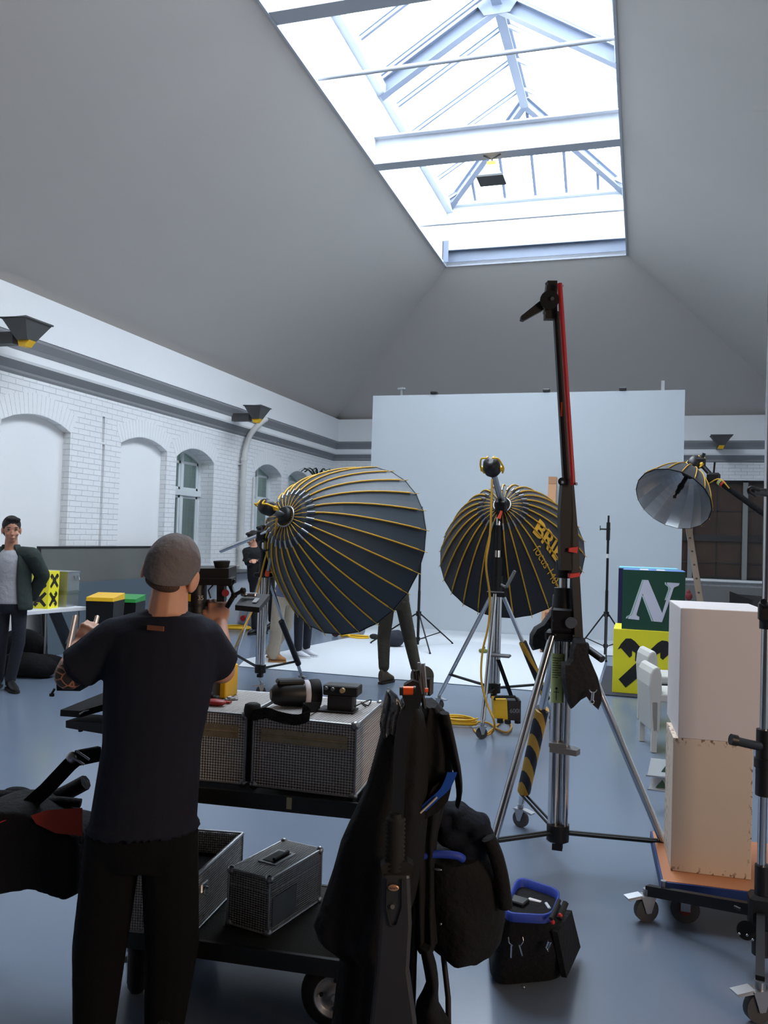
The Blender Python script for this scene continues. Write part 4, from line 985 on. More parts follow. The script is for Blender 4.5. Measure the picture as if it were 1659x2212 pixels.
# people by the worktop in the back left
d = 13.6
J = px(d, head=(546, 1163, 0), neck=(549, 1182, 0), shL=(532, 1192, 0), shR=(572, 1190, .1), elL=(535, 1215, -.1), elR=(576, 1218, -.1), wrL=(544, 1212, -.32), wrR=(556, 1212, -.3),
       hipL=(548, 1252, 0), hipR=(566, 1252, .05), knL=(550, 1308, 0), knR=(568, 1308, .05), anL=(550, 1356, 0), anR=(570, 1356, .1), toeL=(540, 1362, -.05), toeR=(558, 1362, 0))
fw = V(-.75, -.5, 0)
person('man in black holding a phone beside the chrome stand at the left wall', J, fw, V(-.8, -.5, -.35), dict(trousers=blkt, top=mat('black_sweater', (24, 24, 27), .9, bump=.3), shoe=black), hair=darkhair, vox=.014)
p_ = J['wrL'].lerp(J['wrR'], .2)+V(-.1, -.05, .06)
thing('smartphone', MB().box(p_, (.08, .012, .16), Matrix.Rotation(.3, 4, 'Y'), bev=.006), black, 'black phone held up by the man in black at the left wall', 'phone')
J = px(14.4, head=(567, 1150, 0), neck=(569, 1167, 0), shL=(556, 1178, 0), shR=(590, 1178, .1), elL=(558, 1208, -.05), elR=(592, 1208, 0), wrL=(562, 1230, -.15), wrR=(588, 1232, -.15),
       hipL=(566, 1240, 0), hipR=(584, 1240, .05), knL=(568, 1294, 0), knR=(586, 1294, .05), anL=(568, 1340, 0), anR=(586, 1340, .1), toeL=(558, 1346, -.05), toeR=(576, 1346, 0))
person('dark haired person half hidden behind the man holding a phone', J, V(-.5, -.85, 0), V(-.6, -.75, -.25), dict(trousers=blkt, top=mat('charcoal_sweater', (34, 34, 38), .9, bump=.3), shoe=black), hair=darkhair, vox=.014)
# walking person in beige trousers
J = px(10.8, head=(650, 1146, 0), neck=(644, 1178, 0), shL=(668, 1192, .2), shR=(622, 1192, -.15), elL=(672, 1232, .2), elR=(612, 1232, -.15), wrL=(680, 1262, .1), wrR=(622, 1268, -.2),
       hipL=(622, 1288, .06), hipR=(604, 1290, -.06), knL=(618, 1350, .2), knR=(597, 1356, -.1), anL=(585, 1408, .3), anR=(592, 1415, -.05), toeL=(606, 1422, .1), toeR=(612, 1428, -.05))
J['leg_r'] = (.1, .075, .062)
plaid = mat('blue_grey_plaid_shirt', (92, 98, 122), .9, var=.35, vscale=40)
beige = mat('beige_trousers', (158, 146, 130), .9, bump=.5, bscale=22)
person('person in beige trousers and tan boots walking behind the large umbrella', J, V(.9, -.3, 0), V(.9, -.2, 0), dict(trousers=beige, top=plaid, shoe=mat('tan_leather_boots', (156, 108, 62), .7), sole=mat('tan_sole', (150, 105, 60), .8), shoe_h=.13, lace=mat('tan_laces', (120, 84, 50), .8)), hair=darkhair, vox=.013)
J = px(11.2, head=(695, 1146, 0), neck=(692, 1176, 0), shL=(712, 1188, .15), shR=(668, 1188, -.1), elL=(716, 1226, .2), elR=(664, 1226, 0), wrL=(722, 1252, 0), wrR=(680, 1256, -.15),
       hipL=(672, 1284, .05), hipR=(650, 1284, -.05), knL=(666, 1342, .1), knR=(645, 1346, 0), anL=(662, 1398, .2), anR=(644, 1402, 0), toeL=(682, 1414, .1), toeR=(664, 1420, -.05))
person('person in dark jeans and white sneakers standing behind the large umbrella', J, V(.9, -.35, 0), V(.9, -.2, 0), dict(trousers=navy, top=mat('grey_hoodie', (90, 92, 98), .9), shoe=mat('white_sneaker', (206, 208, 216), .6), sole=mat('white_sole', (214, 214, 218), .7), lace=mat('white_laces', (220, 220, 225), .7)), hair=darkhair, vox=.013)
# olive trousers, right of the umbrella
J = px(9.55, head=(846, 1140, 0), neck=(846, 1176, 0), shL=(812, 1192, 0), shR=(882, 1192, .05), elL=(808, 1236, .1), elR=(886, 1236, .1), wrL=(820, 1262, -.02), wrR=(872, 1262, -.02),
       hipL=(838, 1298, 0), hipR=(868, 1298, .0), knL=(829, 1380, 0), knR=(884, 1376, .05), anL=(829, 1452, -.1), anR=(898, 1452, .0), toeL=(846, 1470, .05), toeR=(908, 1466, .1))
J['leg_r'] = (.092, .07, .05); J['cuff'] = .06
olive = mat('olive_brown_trousers', (66, 60, 50), .9, bump=.5, bscale=20)
person('person in olive trousers and suede boots standing behind the large umbrella', J, V(-.3, .95, 0), V(-.3, .95, 0), dict(trousers=olive, top=olive, top_name='jacket', shoe=mat('olive_suede_boots', (98, 86, 70), .9), sole=mat('dark_sole', (50, 44, 38), .8), shoe_h=.14), hair=darkhair, vox=.013)

# camera operator in the foreground, seen from behind
d = 2.65
J = px(d, head=(373, 1228, .02), neck=(360, 1328, .0), shL=(250, 1382, .0), shR=(436, 1382, .02), elL=(150, 1458, .0), elR=(480, 1448, .10), wrL=(170, 1400, .26), wrR=(474, 1352, .36),
       hipL=(248, 1800, 0), hipR=(366, 1800, 0), knL=(216, 2040, .05), knR=(372, 2040, .05), anL=(203, 2222, .0), anR=(355, 2215, .05), toeL=(196, 2250, .16), toeR=(362, 2245, .2))
for k in ('anL', 'anR'): J[k].z = .09
for k in ('toeL', 'toeR'): J[k].z = .04
J['leg_r'] = (.097, .08, .052); J['arm_r'] = (.052, .043, .03); J['hem'] = (.045, .182, .132); J['cuff'] = -.03; J['sleeve'] = .82; J['neck_r'] = 1.1; J['ear'] = 1.2
headup = (CU*.95+CR*.28).normalized()
hR = ((CU*.55+CF*.1+CR*-.25), (-CF*.55-CR*.25), -CR)
t, L, R, torso = person('camera operator in dark navy T-shirt and grey cap, seen from behind', J, V(-.1, 1, 0), (CF*.98+CR*.05-CU*.12), dict(trousers=mat('black_work_trousers', (14, 14, 16), .95, bump=.4, bscale=18, spec=.2), top=mat('navy_tshirt', (27, 30, 42), .92, bump=.35, bscale=14, spec=.25), top_name='t_shirt', shoe=black, skin=skin_mat('warm_skin', (204, 150, 122))), vox=.009, sleeves='short', head_s=.94, up=headup,
    hands=dict(R=(CU*.85-CR*.15+CF*.5, -CF*.75+CU*.45+CR*.35, -CR*1.0, .85, .95), L=(CU*.6+CF*.3+CR*.3, -CF, CR, 1.0, .9)))
cap = MB(); ring = []
def capring(zc, r, yo): return [L(0, 0, 0)+(L(r*.88*math.cos(a), r*1.04*math.sin(a)+yo, zc)-L(0, 0, 0)) for a in [2*math.pi*i/28 for i in range(28)]]
rows = [capring(z+.0, .104*math.sqrt(max(1-((z-.01)/.112)**2, .0004))+.0, -.012) for z in (-.036, -.025, -.01, .015, .04, .065, .085, .1, .112, .119)]
for i, rr in enumerate(rows[:3]):     # the cap dips at the nape
    for j, a in enumerate([2*math.pi*q/28 for q in range(28)]):
        rr[j] = rr[j]+(L(0, 0, -.026*max(0, -math.sin(a))**.7+.012*abs(math.cos(a)))-L(0, 0, 0)) + (L(0, 0, .03*max(0, math.sin(a)))-L(0, 0, 0))
cap.rings(rows, True, True)
capm = mat('grey_knit_cap', (104, 97, 97), .95, bump=.5, bscale=26, var=.12, vscale=18)
part('cap', cap, capm, t, sub=1, label='grey cap')
hn = MB().ell(L(0, -.058, -.052), (.058, .036, .028), R)
part('hair', hn, mat('cropped_brown_hair', (84, 62, 52), .85, bump=.5, bscale=200), t, remesh=.006)
tb = J['neck']; c_ = onD(337, 1357, 2.50)
part('shirt_label', MB().box(onD(336, 1357, 2.525), (.056, .004, .014), Matrix.Rotation(.02, 4, 'Y')), mat('rust_brown_patch', (128, 78, 50), .8), t, label='rust brown label below the collar')
tat = mat('tattooed_skin', (52, 42, 38), .6); N, L_, b = nodes(tat)
tc = N.new('ShaderNodeTexCoord'); vo = N.new('ShaderNodeTexVoronoi'); vo.feature = 'DISTANCE_TO_EDGE'; vo.inputs['Scale'].default_value = 34; L_.new(tc.outputs['Object'], vo.inputs['Vector'])
cr = N.new('ShaderNodeValToRGB'); cr.color_ramp.elements[0].position = .05; cr.color_ramp.elements[1].position = .09; cr.color_ramp.elements[0].color = (*lin((170, 116, 88)), 1); cr.color_ramp.elements[1].color = (*lin((48, 40, 38)), 1)
L_.new(vo.outputs['Distance'], cr.inputs[0]); L_.new(cr.outputs[0], b.inputs['Base Color'])
e_, s_, w_ = J['elL'], J['shL'], J['wrL']; tm = seg(MB(), [e_.lerp(s_, .22), e_, e_.lerp(w_, .3)], [.0475, .0465, .0435], 20)
part('tattoo', tm, tat, t, remesh=.006, smooth=1, label='dark tattoo around the elbow')
# ------------------------------------------------------------------ flight cases
def stucco(name, base, sc=95, strength=1.0, dark=.55, metal=.92, rough=.34):
    m = mat(name, base, rough, metal); N, L, b = nodes(m)
    tc = N.new('ShaderNodeTexCoord'); geo = N.new('ShaderNodeNewGeometry')
    sp = N.new('ShaderNodeSeparateXYZ'); L.new(tc.outputs['Object'], sp.inputs[0])
    def M(op, *a):
        n = N.new('ShaderNodeMath'); n.operation = op
        for i, v in enumerate(a):
            if isinstance(v, (int, float)): n.inputs[i].default_value = v
            else: L.new(v, n.inputs[i])
        return n.outputs[0]
    h = M('ADD', M('MULTIPLY', sp.outputs[0], sc*3.1416), M('MULTIPLY', sp.outputs[1], sc*3.1416))
    h2 = M('SUBTRACT', M('MULTIPLY', sp.outputs[0], sc*3.1416), M('MULTIPLY', sp.outputs[1], sc*3.1416))
    z = M('MULTIPLY', sp.outputs[2], sc*3.1416*1.15)
    sn = N.new('ShaderNodeSeparateXYZ'); L.new(tc.outputs['Normal'], sn.inputs[0]); top = M('GREATER_THAN', M('ABSOLUTE', sn.outputs[2]), .7)
    a1 = M('MULTIPLY', M('SINE', M('ADD', h, z)), M('SINE', M('SUBTRACT', h, z)))
    a2 = M('MULTIPLY', M('SINE', h), M('SINE', h2))
    mx = N.new('ShaderNodeMix'); L.new(top, mx.inputs[0]); L.new(a1, mx.inputs[2]); L.new(a2, mx.inputs[3])
    bp = N.new('ShaderNodeBump'); bp.inputs['Strength'].default_value = strength; bp.inputs['Distance'].default_value = .004
    L.new(mx.outputs[0], bp.inputs['Height']); L.new(bp.outputs[0], b.inputs['Normal'])
    mr = N.new('ShaderNodeMapRange'); mr.inputs['From Min'].default_value = -.7; mr.inputs['From Max'].default_value = .5; mr.inputs['To Min'].default_value = dark; mr.inputs['To Max'].default_value = 1
    L.new(mx.outputs[0], mr.inputs['Value']); c = N.new('ShaderNodeMix'); c.data_type = 'RGBA'; c.blend_type = 'MULTIPLY'; c.inputs[0].default_value = 1
    c.inputs[6].default_value = (*lin(base), 1); L.new(mr.outputs[0], c.inputs[7]); L.new(c.outputs[2], b.inputs['Base Color'])
    return m
ST = stucco('dimpled_aluminium', (238, 232, 228), metal=.15, dark=.22, rough=.45); ST2 = stucco('dimpled_dark_aluminium', (176, 176, 174), sc=110, dark=.5, metal=.7)
def quadframe(p0, p1, p3): return (p1-p0), (p3-p0)
def case(name, A, B, dvec, h, label, m, hinge=True, handle=False, open_=False, group=None, side_m=None):
    """A,B = front bottom corners (left, right), dvec = direction and depth towards the back"""
    A = Vector(A); B = Vector(B); u = (B-A); w = u.length; u.normalize(); v = Vector(dvec); dp = v.length; v.normalize(); zz = V(0, 0, 1)
    t = empty(name, (A+B)/2+v*dp/2, label, 'case', group)
    def P(a, b, c): return A+u*a+v*b+zz*c
    side_m = side_m or ST2
    if not open_:
        part('case_body', MB().hull([P(a, b, c) for a in (0, w) for b in (0, dp) for c in (0, h*.74)]), m, t)
        part('case_lid', MB().hull([P(a, b, c) for a in (0, w) for b in (0, dp) for c in (h*.745, h)]), m, t)
    else:
        mb = MB(); th = .012
        for q in ([(0, 0), (w, 0), (w, th), (0, th)], [(0, dp-th), (w, dp-th), (w, dp), (0, dp)], [(0, 0), (th, 0), (th, dp), (0, dp)], [(w-th, 0), (w, 0), (w, dp), (w-th, dp)]):
            mb.prism([P(a, b, 0) for a, b in q], zz*h)
        mb.prism([P(0, 0, 0), P(w, 0, 0), P(w, dp, 0), P(0, dp, 0)], zz*.01)
        part('case_body', mb, m, t)
        rm = MB()
        for a, b in (((0, 0), (w, 0)), ((w, 0), (w, dp)), ((w, dp), (0, dp)), ((0, dp), (0, 0))): rm.tube([P(*a, h), P(*b, h)], .008, 4)
        part('case_rim', rm, steel, t)
        part('foam_lining', MB().prism([P(th, th, h*.55), P(w-th, th, h*.55), P(w-th, dp-th, h*.55), P(th, dp-th, h*.55)], zz*.01), blackcloth, t, label='black foam inside')
    e = MB()
    for a in (0, w):
        for b in (0, dp): e.tube([P(a, b, .004), P(a, b, h-.004)], .0045, 4)
    for c in (.004, h-.002) if not open_ else (.004,):
        for a, b in (((0, 0), (w, 0)), ((w, 0), (w, dp)), ((w, dp), (0, dp)), ((0, dp), (0, 0))): e.tube([P(*a, c), P(*b, c)], .004, 4)
    part('edge_profile', e, alu, t)
    for a in (0, w):
        for b in (0, dp):
            for c in (0, h) if not open_ else (0,):
                p = P(a, b, c)-u*(.006 if a else -.006)-v*(.006 if b else -.006)-zz*(.006 if c else -.006)
                part('ball_corner', MB().ell(p, .016, n=10, m=6), steel, t)
    if hinge and not open_:
        hz = h*.74
        part('hinge', MB().hull([P(a, b, c) for a in (w*.08, w*.92) for b in (-.003, 0) for c in (hz-.022, hz+.022)]).tube([P(w*.08, -.004, hz), P(w*.92, -.004, hz)], .0035, 6), brass, t, label='long worn brass hinge')
        part('hinge_rivets', (lambda r: [r.ell(P(w*f, -.004, hz+s), .003, n=6, m=4) for f in (.14, .32, .5, .68, .86) for s in (-.013, .013)] and r)(MB()), steel, t)
    if handle:
        c = P(w*.5, dp*.5, h)
        part('handle_dish', MB().hull([c+u*a*.04+v*b*.065+zz*s for a in (-1, 1) for b in (-1, 1) for s in (.0, .004)]), steel, t)
        part('handle', MB().hull([c+u*a*.028+v*b*.052+zz*s for a in (-1, 1) for b in (-1, 1) for s in (.004, .006)]).tube([c+u*.018-v*.045+zz*.012, c+u*.018+v*.045+zz*.012], .007, 8), blackm, t, label='black recessed handle')
    return t, P, (w, dp, h)
# ------------------------------------------------------------------ trolley
zt = .775
TA = onZ(430, 1699, zt); TB = onZ(770, 1733, zt); ut = (TB-TA).normalized(); vt = V(-ut.y, ut.x, 0)
def TR(a, b, c): return TB+ut*a+vt*b+V(0, 0, c-zt)       # a = along the front from its right end, b = depth
TW, TD = .87, .56
t = empty('trolley', TR(-TW/2, TD/2, 0), 'black two shelf equipment trolley with pneumatic wheels carrying flight cases', 'trolley')
sh = MB().hull([TR(a, b, c) for a in (-TW, .03) for b in (-.005, TD) for c in (zt-.05, zt-.045)])
for a0, a1, b0, b1 in ((-TW, .03, -.012, 0), (-TW, .03, TD, TD+.012), (-TW, -TW+.012, 0, TD), (.018, .03, 0, TD)):
    sh.hull([TR(a, b, c) for a in (a0, a1) for b in (b0, b1) for c in (zt-.052, zt+.0)])
part('upper_shelf', sh, mat('worn_black_frame', (26, 25, 24), .4, var=.5, vscale=40), t)
mb = MB().hull([TR(a, b, c) for a in (-TW, .13) for b in (.02, TD) for c in (.215, .25)])
part('lower_shelf', mb, mat('dark_olive_carpeted_shelf', (44, 43, 38), .9, bump=.6, bscale=300), t)
part('lower_frame', MB().hull([TR(a, b, c) for a in (-TW, .13) for b in (.005, .02) for c in (.195, .253)]).hull([TR(a, b, c) for a in (-TW, .13) for b in (TD, TD+.015) for c in (.195, .253)]), mat('worn_black_frame', (26, 25, 24), .4), t)
for b in (.04, TD-.04):
    part('upright', MB().tube([TR(.1, b, .24), TR(.1, b, 1.02)], .014, 8), blackm, t)
part('push_handle', MB().tube(spline([TR(.1, .04, 1.0), TR(.12, .04, 1.05), TR(.12, TD-.04, 1.05), TR(.1, TD-.04, 1.0)], 6), .014, 8), blackm, t)
for b in (.04, TD-.04): part('upright', MB().tube([TR(-TW+.03, b, .24), TR(-TW+.03, b, zt)], .014, 8), blackm, t)
part('tape_tab', MB().hull([TR(-.235+a, -.014, c) for a in (0, .018) for c in (zt-.04, zt-.002)]+[TR(-.235+a, -.016, c) for a in (0, .018) for c in (zt-.04, zt-.002)]), mat('cream_tape', (190, 180, 140), .7), t, label='cream tape tab')
def wheel(c, ax, r, name='wheel'):
    ax = Vector(ax).normalized()
    w = part(name, MB().lathe2(c-ax*.035, ax, [(0, r*.62), (.004, r*.8), (.018, r*.97), (.035, r), (.052, r*.97), (.066, r*.8), (.07, r*.62), (.06, r*.6), (.01, r*.6), (0, r*.62)], 32), rubber, t)
    part('wheel_rim', MB().lathe2(c-ax*.03, ax, [(-.004, r*.6), (-.006, r*.63), (-.004, r*.57), (.012, r*.53), (.016, r*.34), (.004, r*.26), (-.004, r*.22), (-.006, r*.16), (-.006, .001)], 36).cyl(c-ax*.045, c+ax*.03, r*.1), mat('grey_wheel_rim', (150, 152, 156), .35, .45), w)
    part('rim_bolts', (lambda m: [m.cyl(c-ax*.026+x*r*.4*math.cos(a)+y*r*.4*math.sin(a), c-ax*.016+x*r*.4*math.cos(a)+y*r*.4*math.sin(a), .006, n=6) for a in (0, 1.57, 3.14, 4.71) for x, y in [perp(ax)]] and m)(MB()), blackm, w)
wR = TR(-.07, .075, .115)
wheel(wR, (vt*.97-ut*.22), .115)
wL = TR(-TW+.06, .1, .115); wheel(wL, (ut*.85+vt*.5), .115)
wheel(TR(-.05, TD-.08, .115), vt, .115); wheel(TR(-TW+.1, TD-.08, .115), vt, .115)
part('axle_bracket', MB().tube([wR, TR(-.07, .2, .22)], .02, 6), blackm, t)
# cases on the upper shelf
zc = zt+.001
case('flight_case', onZ(543, 1699, zc)+V(0, 0, 0), onZ(765, 1726, zc), vt*.40, .245, 'right silver dimpled flight case with brass hinge on the upper trolley shelf', ST, group=None)
a = onZ(527, 1697, zc); case('flight_case', a-ut*.36, a, vt*.40, .245, 'silver dimpled flight case behind the camera operator on the upper trolley shelf', ST)
cz0 = zc+.245
part_strap = thing('luggage_strap', MB().band([onZ(535, 1700, zc)+vt*.0+V(0, 0, z) for z in (0.02, .13, .24)], .014, .012, ut), blackcloth, 'black upright strap between the two flight cases on the upper shelf', 'strap')
# lower shelf
zl = .252
c1 = onZ(260, 2012, zl); c2 = onZ(412, 2026, zl)
case('open_flight_case', c1, c2, vt*.46, .2, 'open silver flight case standing on the lower trolley shelf behind the legs', ST, open_=True)
tt = [onZ(495, 1875, .45), onZ(583, 1898, .45), onZ(695, 1833, .45)]
u_ = tt[1]-tt[0]; v_ = tt[2]-tt[1]
tc2, Pc, (w_, d_, h_) = case('small_flight_case', V(tt[0].x, tt[0].y, zl), V(tt[1].x, tt[1].y, zl), v_, .198, 'closed silver ribbed flight case with recessed handle on the lower trolley shelf', ST2, hinge=False, handle=True)
part('case_sticker', MB().hull([Pc(w_+.002*s, d_*b, h_*c) for s in (0, 1) for b in (.06, .5) for c in (.12, .62)]), mat('crumpled_clear_label', (96, 100, 104), .35), tc2)
for cpx in ((445, 1838), (456, 1890)):
    pass
lt_ = c2+V(0, 0, .0); 
thing('butterfly_latch', MB().box(c2+ut*.004+vt*.09+V(0, 0, .14), (.01, .05, .035), bev=.004).torus(c2+ut*.012+vt*.09+V(0, 0, .125), ut, .014, .003, 14, 5), chrome, 'silver latch on the side of the open flight case', 'latch')

# gear on the flight cases
def W(x, y, z): return onZ(x, y, z)
t = empty('camera_viewfinder', W(640, 1545, cz0), 'black camera body with white collar and strap lying on the right flight case', 'camera')
vd = (W(690, 1530, cz0+.04)-W(560, 1535, cz0+.04)); vd.z = 0; vd.normalize(); vc = W(625, 1526, cz0)+V(0, 0, .045)
part('camera_body', MB().lathe(vc-vd*.07, vd, [(0, .02), (.012, .034), (.04, .043), (.1, .046), (.12, .046)], 18), black, t)
part('top_plate', MB().box(vc-vd*.0+V(0, 0, .045), (.1, .05, .02), rotz(math.atan2(vd.y, vd.x)), bev=.006), blackm, t)
part('white_collar', MB().lathe(vc+vd*.05, vd, [(0, .0465), (.002, .0495), (.018, .0495), (.02, .0465)], 24), mat('white_cloth_tape', (206, 206, 216), .8), t, label='white collar')
part('lens_hood', MB().lathe(vc+vd*.07, vd, [(0, .045), (.006, .051), (.035, .053), (.04, .05), (.04, .02)], 24), rubber, t)
P = [W(x, y, cz0+z) for x, y, z in ((532, 1532, .012), (545, 1545, .01), (575, 1540, .03), (600, 1548, .014), (640, 1555, .01), (668, 1545, .02), (655, 1530, .04), (690, 1528, .01))]
t = thing('camera_strap', MB().band(spline(P, 5), .034, .006, [V(0, .3, 1)]*36), blackcloth, 'black fabric strap coiled in front of the camera on the right flight case', 'strap')
thing('eye_cup', MB().lathe(W(545, 1548, cz0)+V(0, 0, .002), (0, 0, 1), [(0, .026), (.02, .03), (.04, .026), (.044, .018)], 16), rubber, 'soft black rubber eye cup at the left corner of the right flight case', 'eye cup')
t = empty('power_box', W(740, 1538, cz0), 'black electronics box with three round metal sockets on the right flight case', 'box')
pc_ = W(738, 1535, cz0); 
part('box_body', MB().box(pc_+V(0, 0, .03), (.095, .055, .06), rotz(.1), bev=.004), black, t)
part('box_top', MB().box(pc_+V(0, .005, .075), (.128, .075, .036), rotz(.1), bev=.004), black, t)
for x, y in ((706, 1486), (720, 1488), (741, 1491)):
    p = onP(x, y, pc_+V(0, -.035, .07), (0, 1, 0)); part('socket', MB().cyl(p, p+V(0, -.012, 0), .009 if x > 730 else .006, n=14).torus(p+V(0, -.008, 0), (0, 1, 0), .007 if x > 730 else .005, .002, 14, 5), brass if x > 730 else steel, t, label='round metal socket')
part('base_plate', MB().box(pc_+V(-.01, -.01, .004), (.13, .09, .008), rotz(.1), bev=.002), blackm, t)
thing('thin_cable', MB().tube(spline([pc_+V(.05, 0, .02), W(800, 1512, cz0+.02), W(795, 1524, cz0+.003), W(780, 1517, cz0+.003), W(790, 1526, cz0+.003)], 6), .0025, 5), rubber, 'thin black cable curling right of the socket box on the right flight case', 'cable')
t = thing('red_pouch', MB().ell(W(464, 1524, cz0)+V(0, 0, .012), (.044, .025, .012)).box(W(490, 1520, cz0)+V(0, 0, .006), (.03, .02, .006)), mat('dark_red_rubber', (150, 26, 26), .5), 'flat red rubber grip lying on the left flight case', 'grip')
thing('steel_clip', MB().box(W(500, 1512, cz0)+V(0, 0, .004), (.05, .022, .006), rotz(.5), bev=.002).torus(W(500, 1512, cz0)+V(0, 0, .009), (0, 0, 1), .014, .003, 12, 5), steel, 'small steel clip plate beside the red grip on the left flight case', 'clip')
t = empty('battery_charger', W(448, 1500, cz0), 'black box with yellow battery block standing behind the operator on the left case', 'charger')
q = W(440, 1512, cz0)
part('charger_body', MB().box(q+V(-.02, .02, .035), (.12, .1, .07), bev=.005).box(q+V(.02, -.02, .012), (.1, .03, .024), bev=.003).cyl(q+V(.045, -.03, .03), q+V(.045, -.045, .03), .01), black, t)
part('battery_block', MB().box(q+V(.045, .1, .06), (.036, .1, .12), bev=.004), yellow, t, label='yellow battery block')

# slanted tray and case left of the operator
t = empty('keyboard_tray', onD(180, 1530, 3.0), 'slanted black control tray with grey strip left of the operator at waist height', 'tray')
dd = 2.95
a, b, c, e = onD(131, 1546, dd), onD(175, 1549, dd-.1), onD(255, 1500, dd+.0), onD(240, 1490, dd+.3)
part('tray_body', MB().prism([onD(130, 1547, 2.95), onD(173, 1550, 2.85), onD(260, 1525, 2.85), onD(260, 1495, 3.15), onD(215, 1512, 3.15)], (0, 0, .022)), mat('matt_black_tray', (12, 12, 13), .75, spec=.15), t)
part('grey_strip', MB().prism([onD(148, 1541, 2.97)+V(0, 0, .0), onD(170, 1545, 2.9), onD(212, 1527, 2.9), onD(240, 1512, 3.0)], (0, 0, .008)), mat('grey_gel_strip', (118, 122, 124), .5), t)
part('rail', MB().tube([onD(148, 1539, 2.95), onD(158, 1532, 2.97), onD(212, 1516, 3.0), onD(250, 1502, 3.05)], .0035, 6).tube([onD(172, 1543, 2.85), onD(182, 1536, 2.85), onD(212, 1528, 2.86), onD(250, 1514, 2.9)], .0035, 6), chrome, t, label='two chrome rails')
thing('black_slab', MB().prism([onD(142, 1572, 2.9), onD(142, 1557, 2.9), onD(260, 1564, 2.8), onD(260, 1592, 2.8)], (0, .12, 0)).cyl(onD(174, 1576, 2.95), onD(174, 1580, 2.95), .008), black, 'black slab case below the slanted control tray, edge of the trolley', 'case')

# tripod head and handles left of the operator
t = empty('tripod_head', onD(160, 1480, 2.75), 'black rig head with tilt lever and two metal handle tubes under the operator left arm', 'camera support')
part('head_body', MB().prism([onD(122, 1492, 2.8), onD(173, 1493, 2.8), onD(186, 1478, 2.8), onD(192, 1440, 2.8), onD(150, 1440, 2.8), onD(122, 1475, 2.8)], CF*.08), black, t)
part('side_knob', MB().cyl(onD(184, 1470, 2.76), onD(184, 1470, 2.84), .016, n=18), black, t)
part('lever', MB().tube([onD(118, 1488, 2.78), onD(111, 1500, 2.78)], .004, 6).box(onD(112, 1501, 2.78), (.012, .01, .01)), black, t)
wood = mat('bronze_handle_tube', (156, 130, 112), .35, .5)
part('handle_tube', MB().tube([onD(146, 1414, 2.9), onD(163, 1332, 3.05)], .0095, 12), wood, t)
part('handle_tube', MB().tube([onD(200, 1370, 2.95), onD(210, 1333, 3.05)], .0085, 12), wood, t)
part('steel_dots', MB().ell(onD(152, 1475, 2.775), .004).ell(onD(151, 1482, 2.775), .003).ell(onD(149, 1487, 2.775), .004), steel, t)

# camera rig in front of the operator
t = empty('cinema_camera', onD(430, 1300, 3.02), 'black cinema camera rig with round top cup held by the camera operator', 'camera')
def B(x0, y0, x1, y1, d0, dep, bev=.004): 
    p = [onD(x, y, d0+k*dep) for x in (x0, x1) for y in (y0, y1) for k in (0, 1)]
    # keep true box: use the near face size for both faces
    n = [onD(x0, y0, d0), onD(x1, y0, d0), onD(x1, y1, d0), onD(x0, y1, d0)]
    return MB().prism(n, CF*dep)
part('camera_body', B(400, 1228, 494, 1262, 3.0, .16), black, t)
part('top_plate', B(408, 1250, 500, 1264, 2.98, .1), blackm, t)
part('lens_barrel', MB().cyl(onD(425, 1262, 3.05), onD(425, 1336, 3.05), .036, n=24).cyl(onD(425, 1322, 3.05), onD(425, 1340, 3.05), .044, n=24), black, t)
part('lens_ring', MB().cyl(onD(425, 1302, 3.05), onD(425, 1309, 3.05), .040, n=24), blackm, t)
part('yellow_label', MB().box(onD(409, 1291, 3.012), (.010, .002, .026)), yellow, t, label='yellow strip')
vs, fs = text_mesh('35', .022, .0004); Mt = frame(onD(425, 1296, 3.0), CR, CU); Mt2 = Matrix.Identity(4)
X_, Y_, Z_ = CR, CU, -CF
for i in range(3): Mt2[i][0] = X_[i]; Mt2[i][1] = Y_[i]; Mt2[i][2] = Z_[i]; Mt2[i][3] = onD(427, 1296, 3.005)[i]
part('lens_marking', MB().add([Mt2@v for v in vs], fs), mat('white_print', (200, 200, 200), .6), t, label='white number on the lens')
part('top_cup', MB().lathe(onD(479, 1229, 3.05), CU, [(0, .02), (.002, .024), (.026, .03), (.029, .03), (.029, .026), (.008, .02)], 22), rubber, t)
part('side_bracket', B(480, 1253, 499, 1266, 2.99, .05), blackm, t).name = 'side_bracket'
part('follow_focus', MB().cyl(onD(487, 1281, 2.98), onD(487, 1281, 3.03), .013, n=16), mat('dark_red_knob', (130, 26, 30), .4), t, label='dark red knob')
part('support_arm', B(468, 1262, 484, 1300, 3.0, .05).tube([onD(460, 1264, 3.0), onD(450, 1275, 3.0), onD(455, 1292, 3.0)], .003, 6), black, t)
t = empty('field_monitor', onD(540, 1300, 3.0), 'small black monitor on an articulated arm right of the cinema camera', 'monitor')
part('articulated_arm', MB().tube([onD(497, 1264, 3.02), onD(506, 1285, 3.0), onD(525, 1276, 2.98)], .008, 8).tube([onD(506, 1285, 3.0), onD(490, 1312, 3.0)], .009, 8).tube([onD(525, 1276, 2.98), onD(532, 1287, 2.98)], .008, 8).ell(onD(506, 1285, 3.0), .012).ell(onD(525, 1275, 2.98), .011).tube([onD(500, 1264, 3.0), onD(507, 1252, 3.0)], .005, 6), blackm, t)
part('monitor_body', MB().prism([onD(508, 1307, 2.9), onD(560, 1312, 2.86), onD(583, 1284, 3.05), onD(530, 1280, 3.1)], V(0, 0, -.012)+CU*-.006), black, t)
part('monitor_label', MB().prism([onD(544, 1301, 2.925), onD(553, 1302, 2.915), onD(561, 1293, 2.96), onD(552, 1292, 2.97)], CU*.0012), mat('pale_label', (150, 155, 160), .5), t)
part('mount_clip', MB().box(onD(538, 1284, 3.0), (.06, .02, .014), bev=.003).ell(onD(530, 1284, 2.98), .009), steel, t)

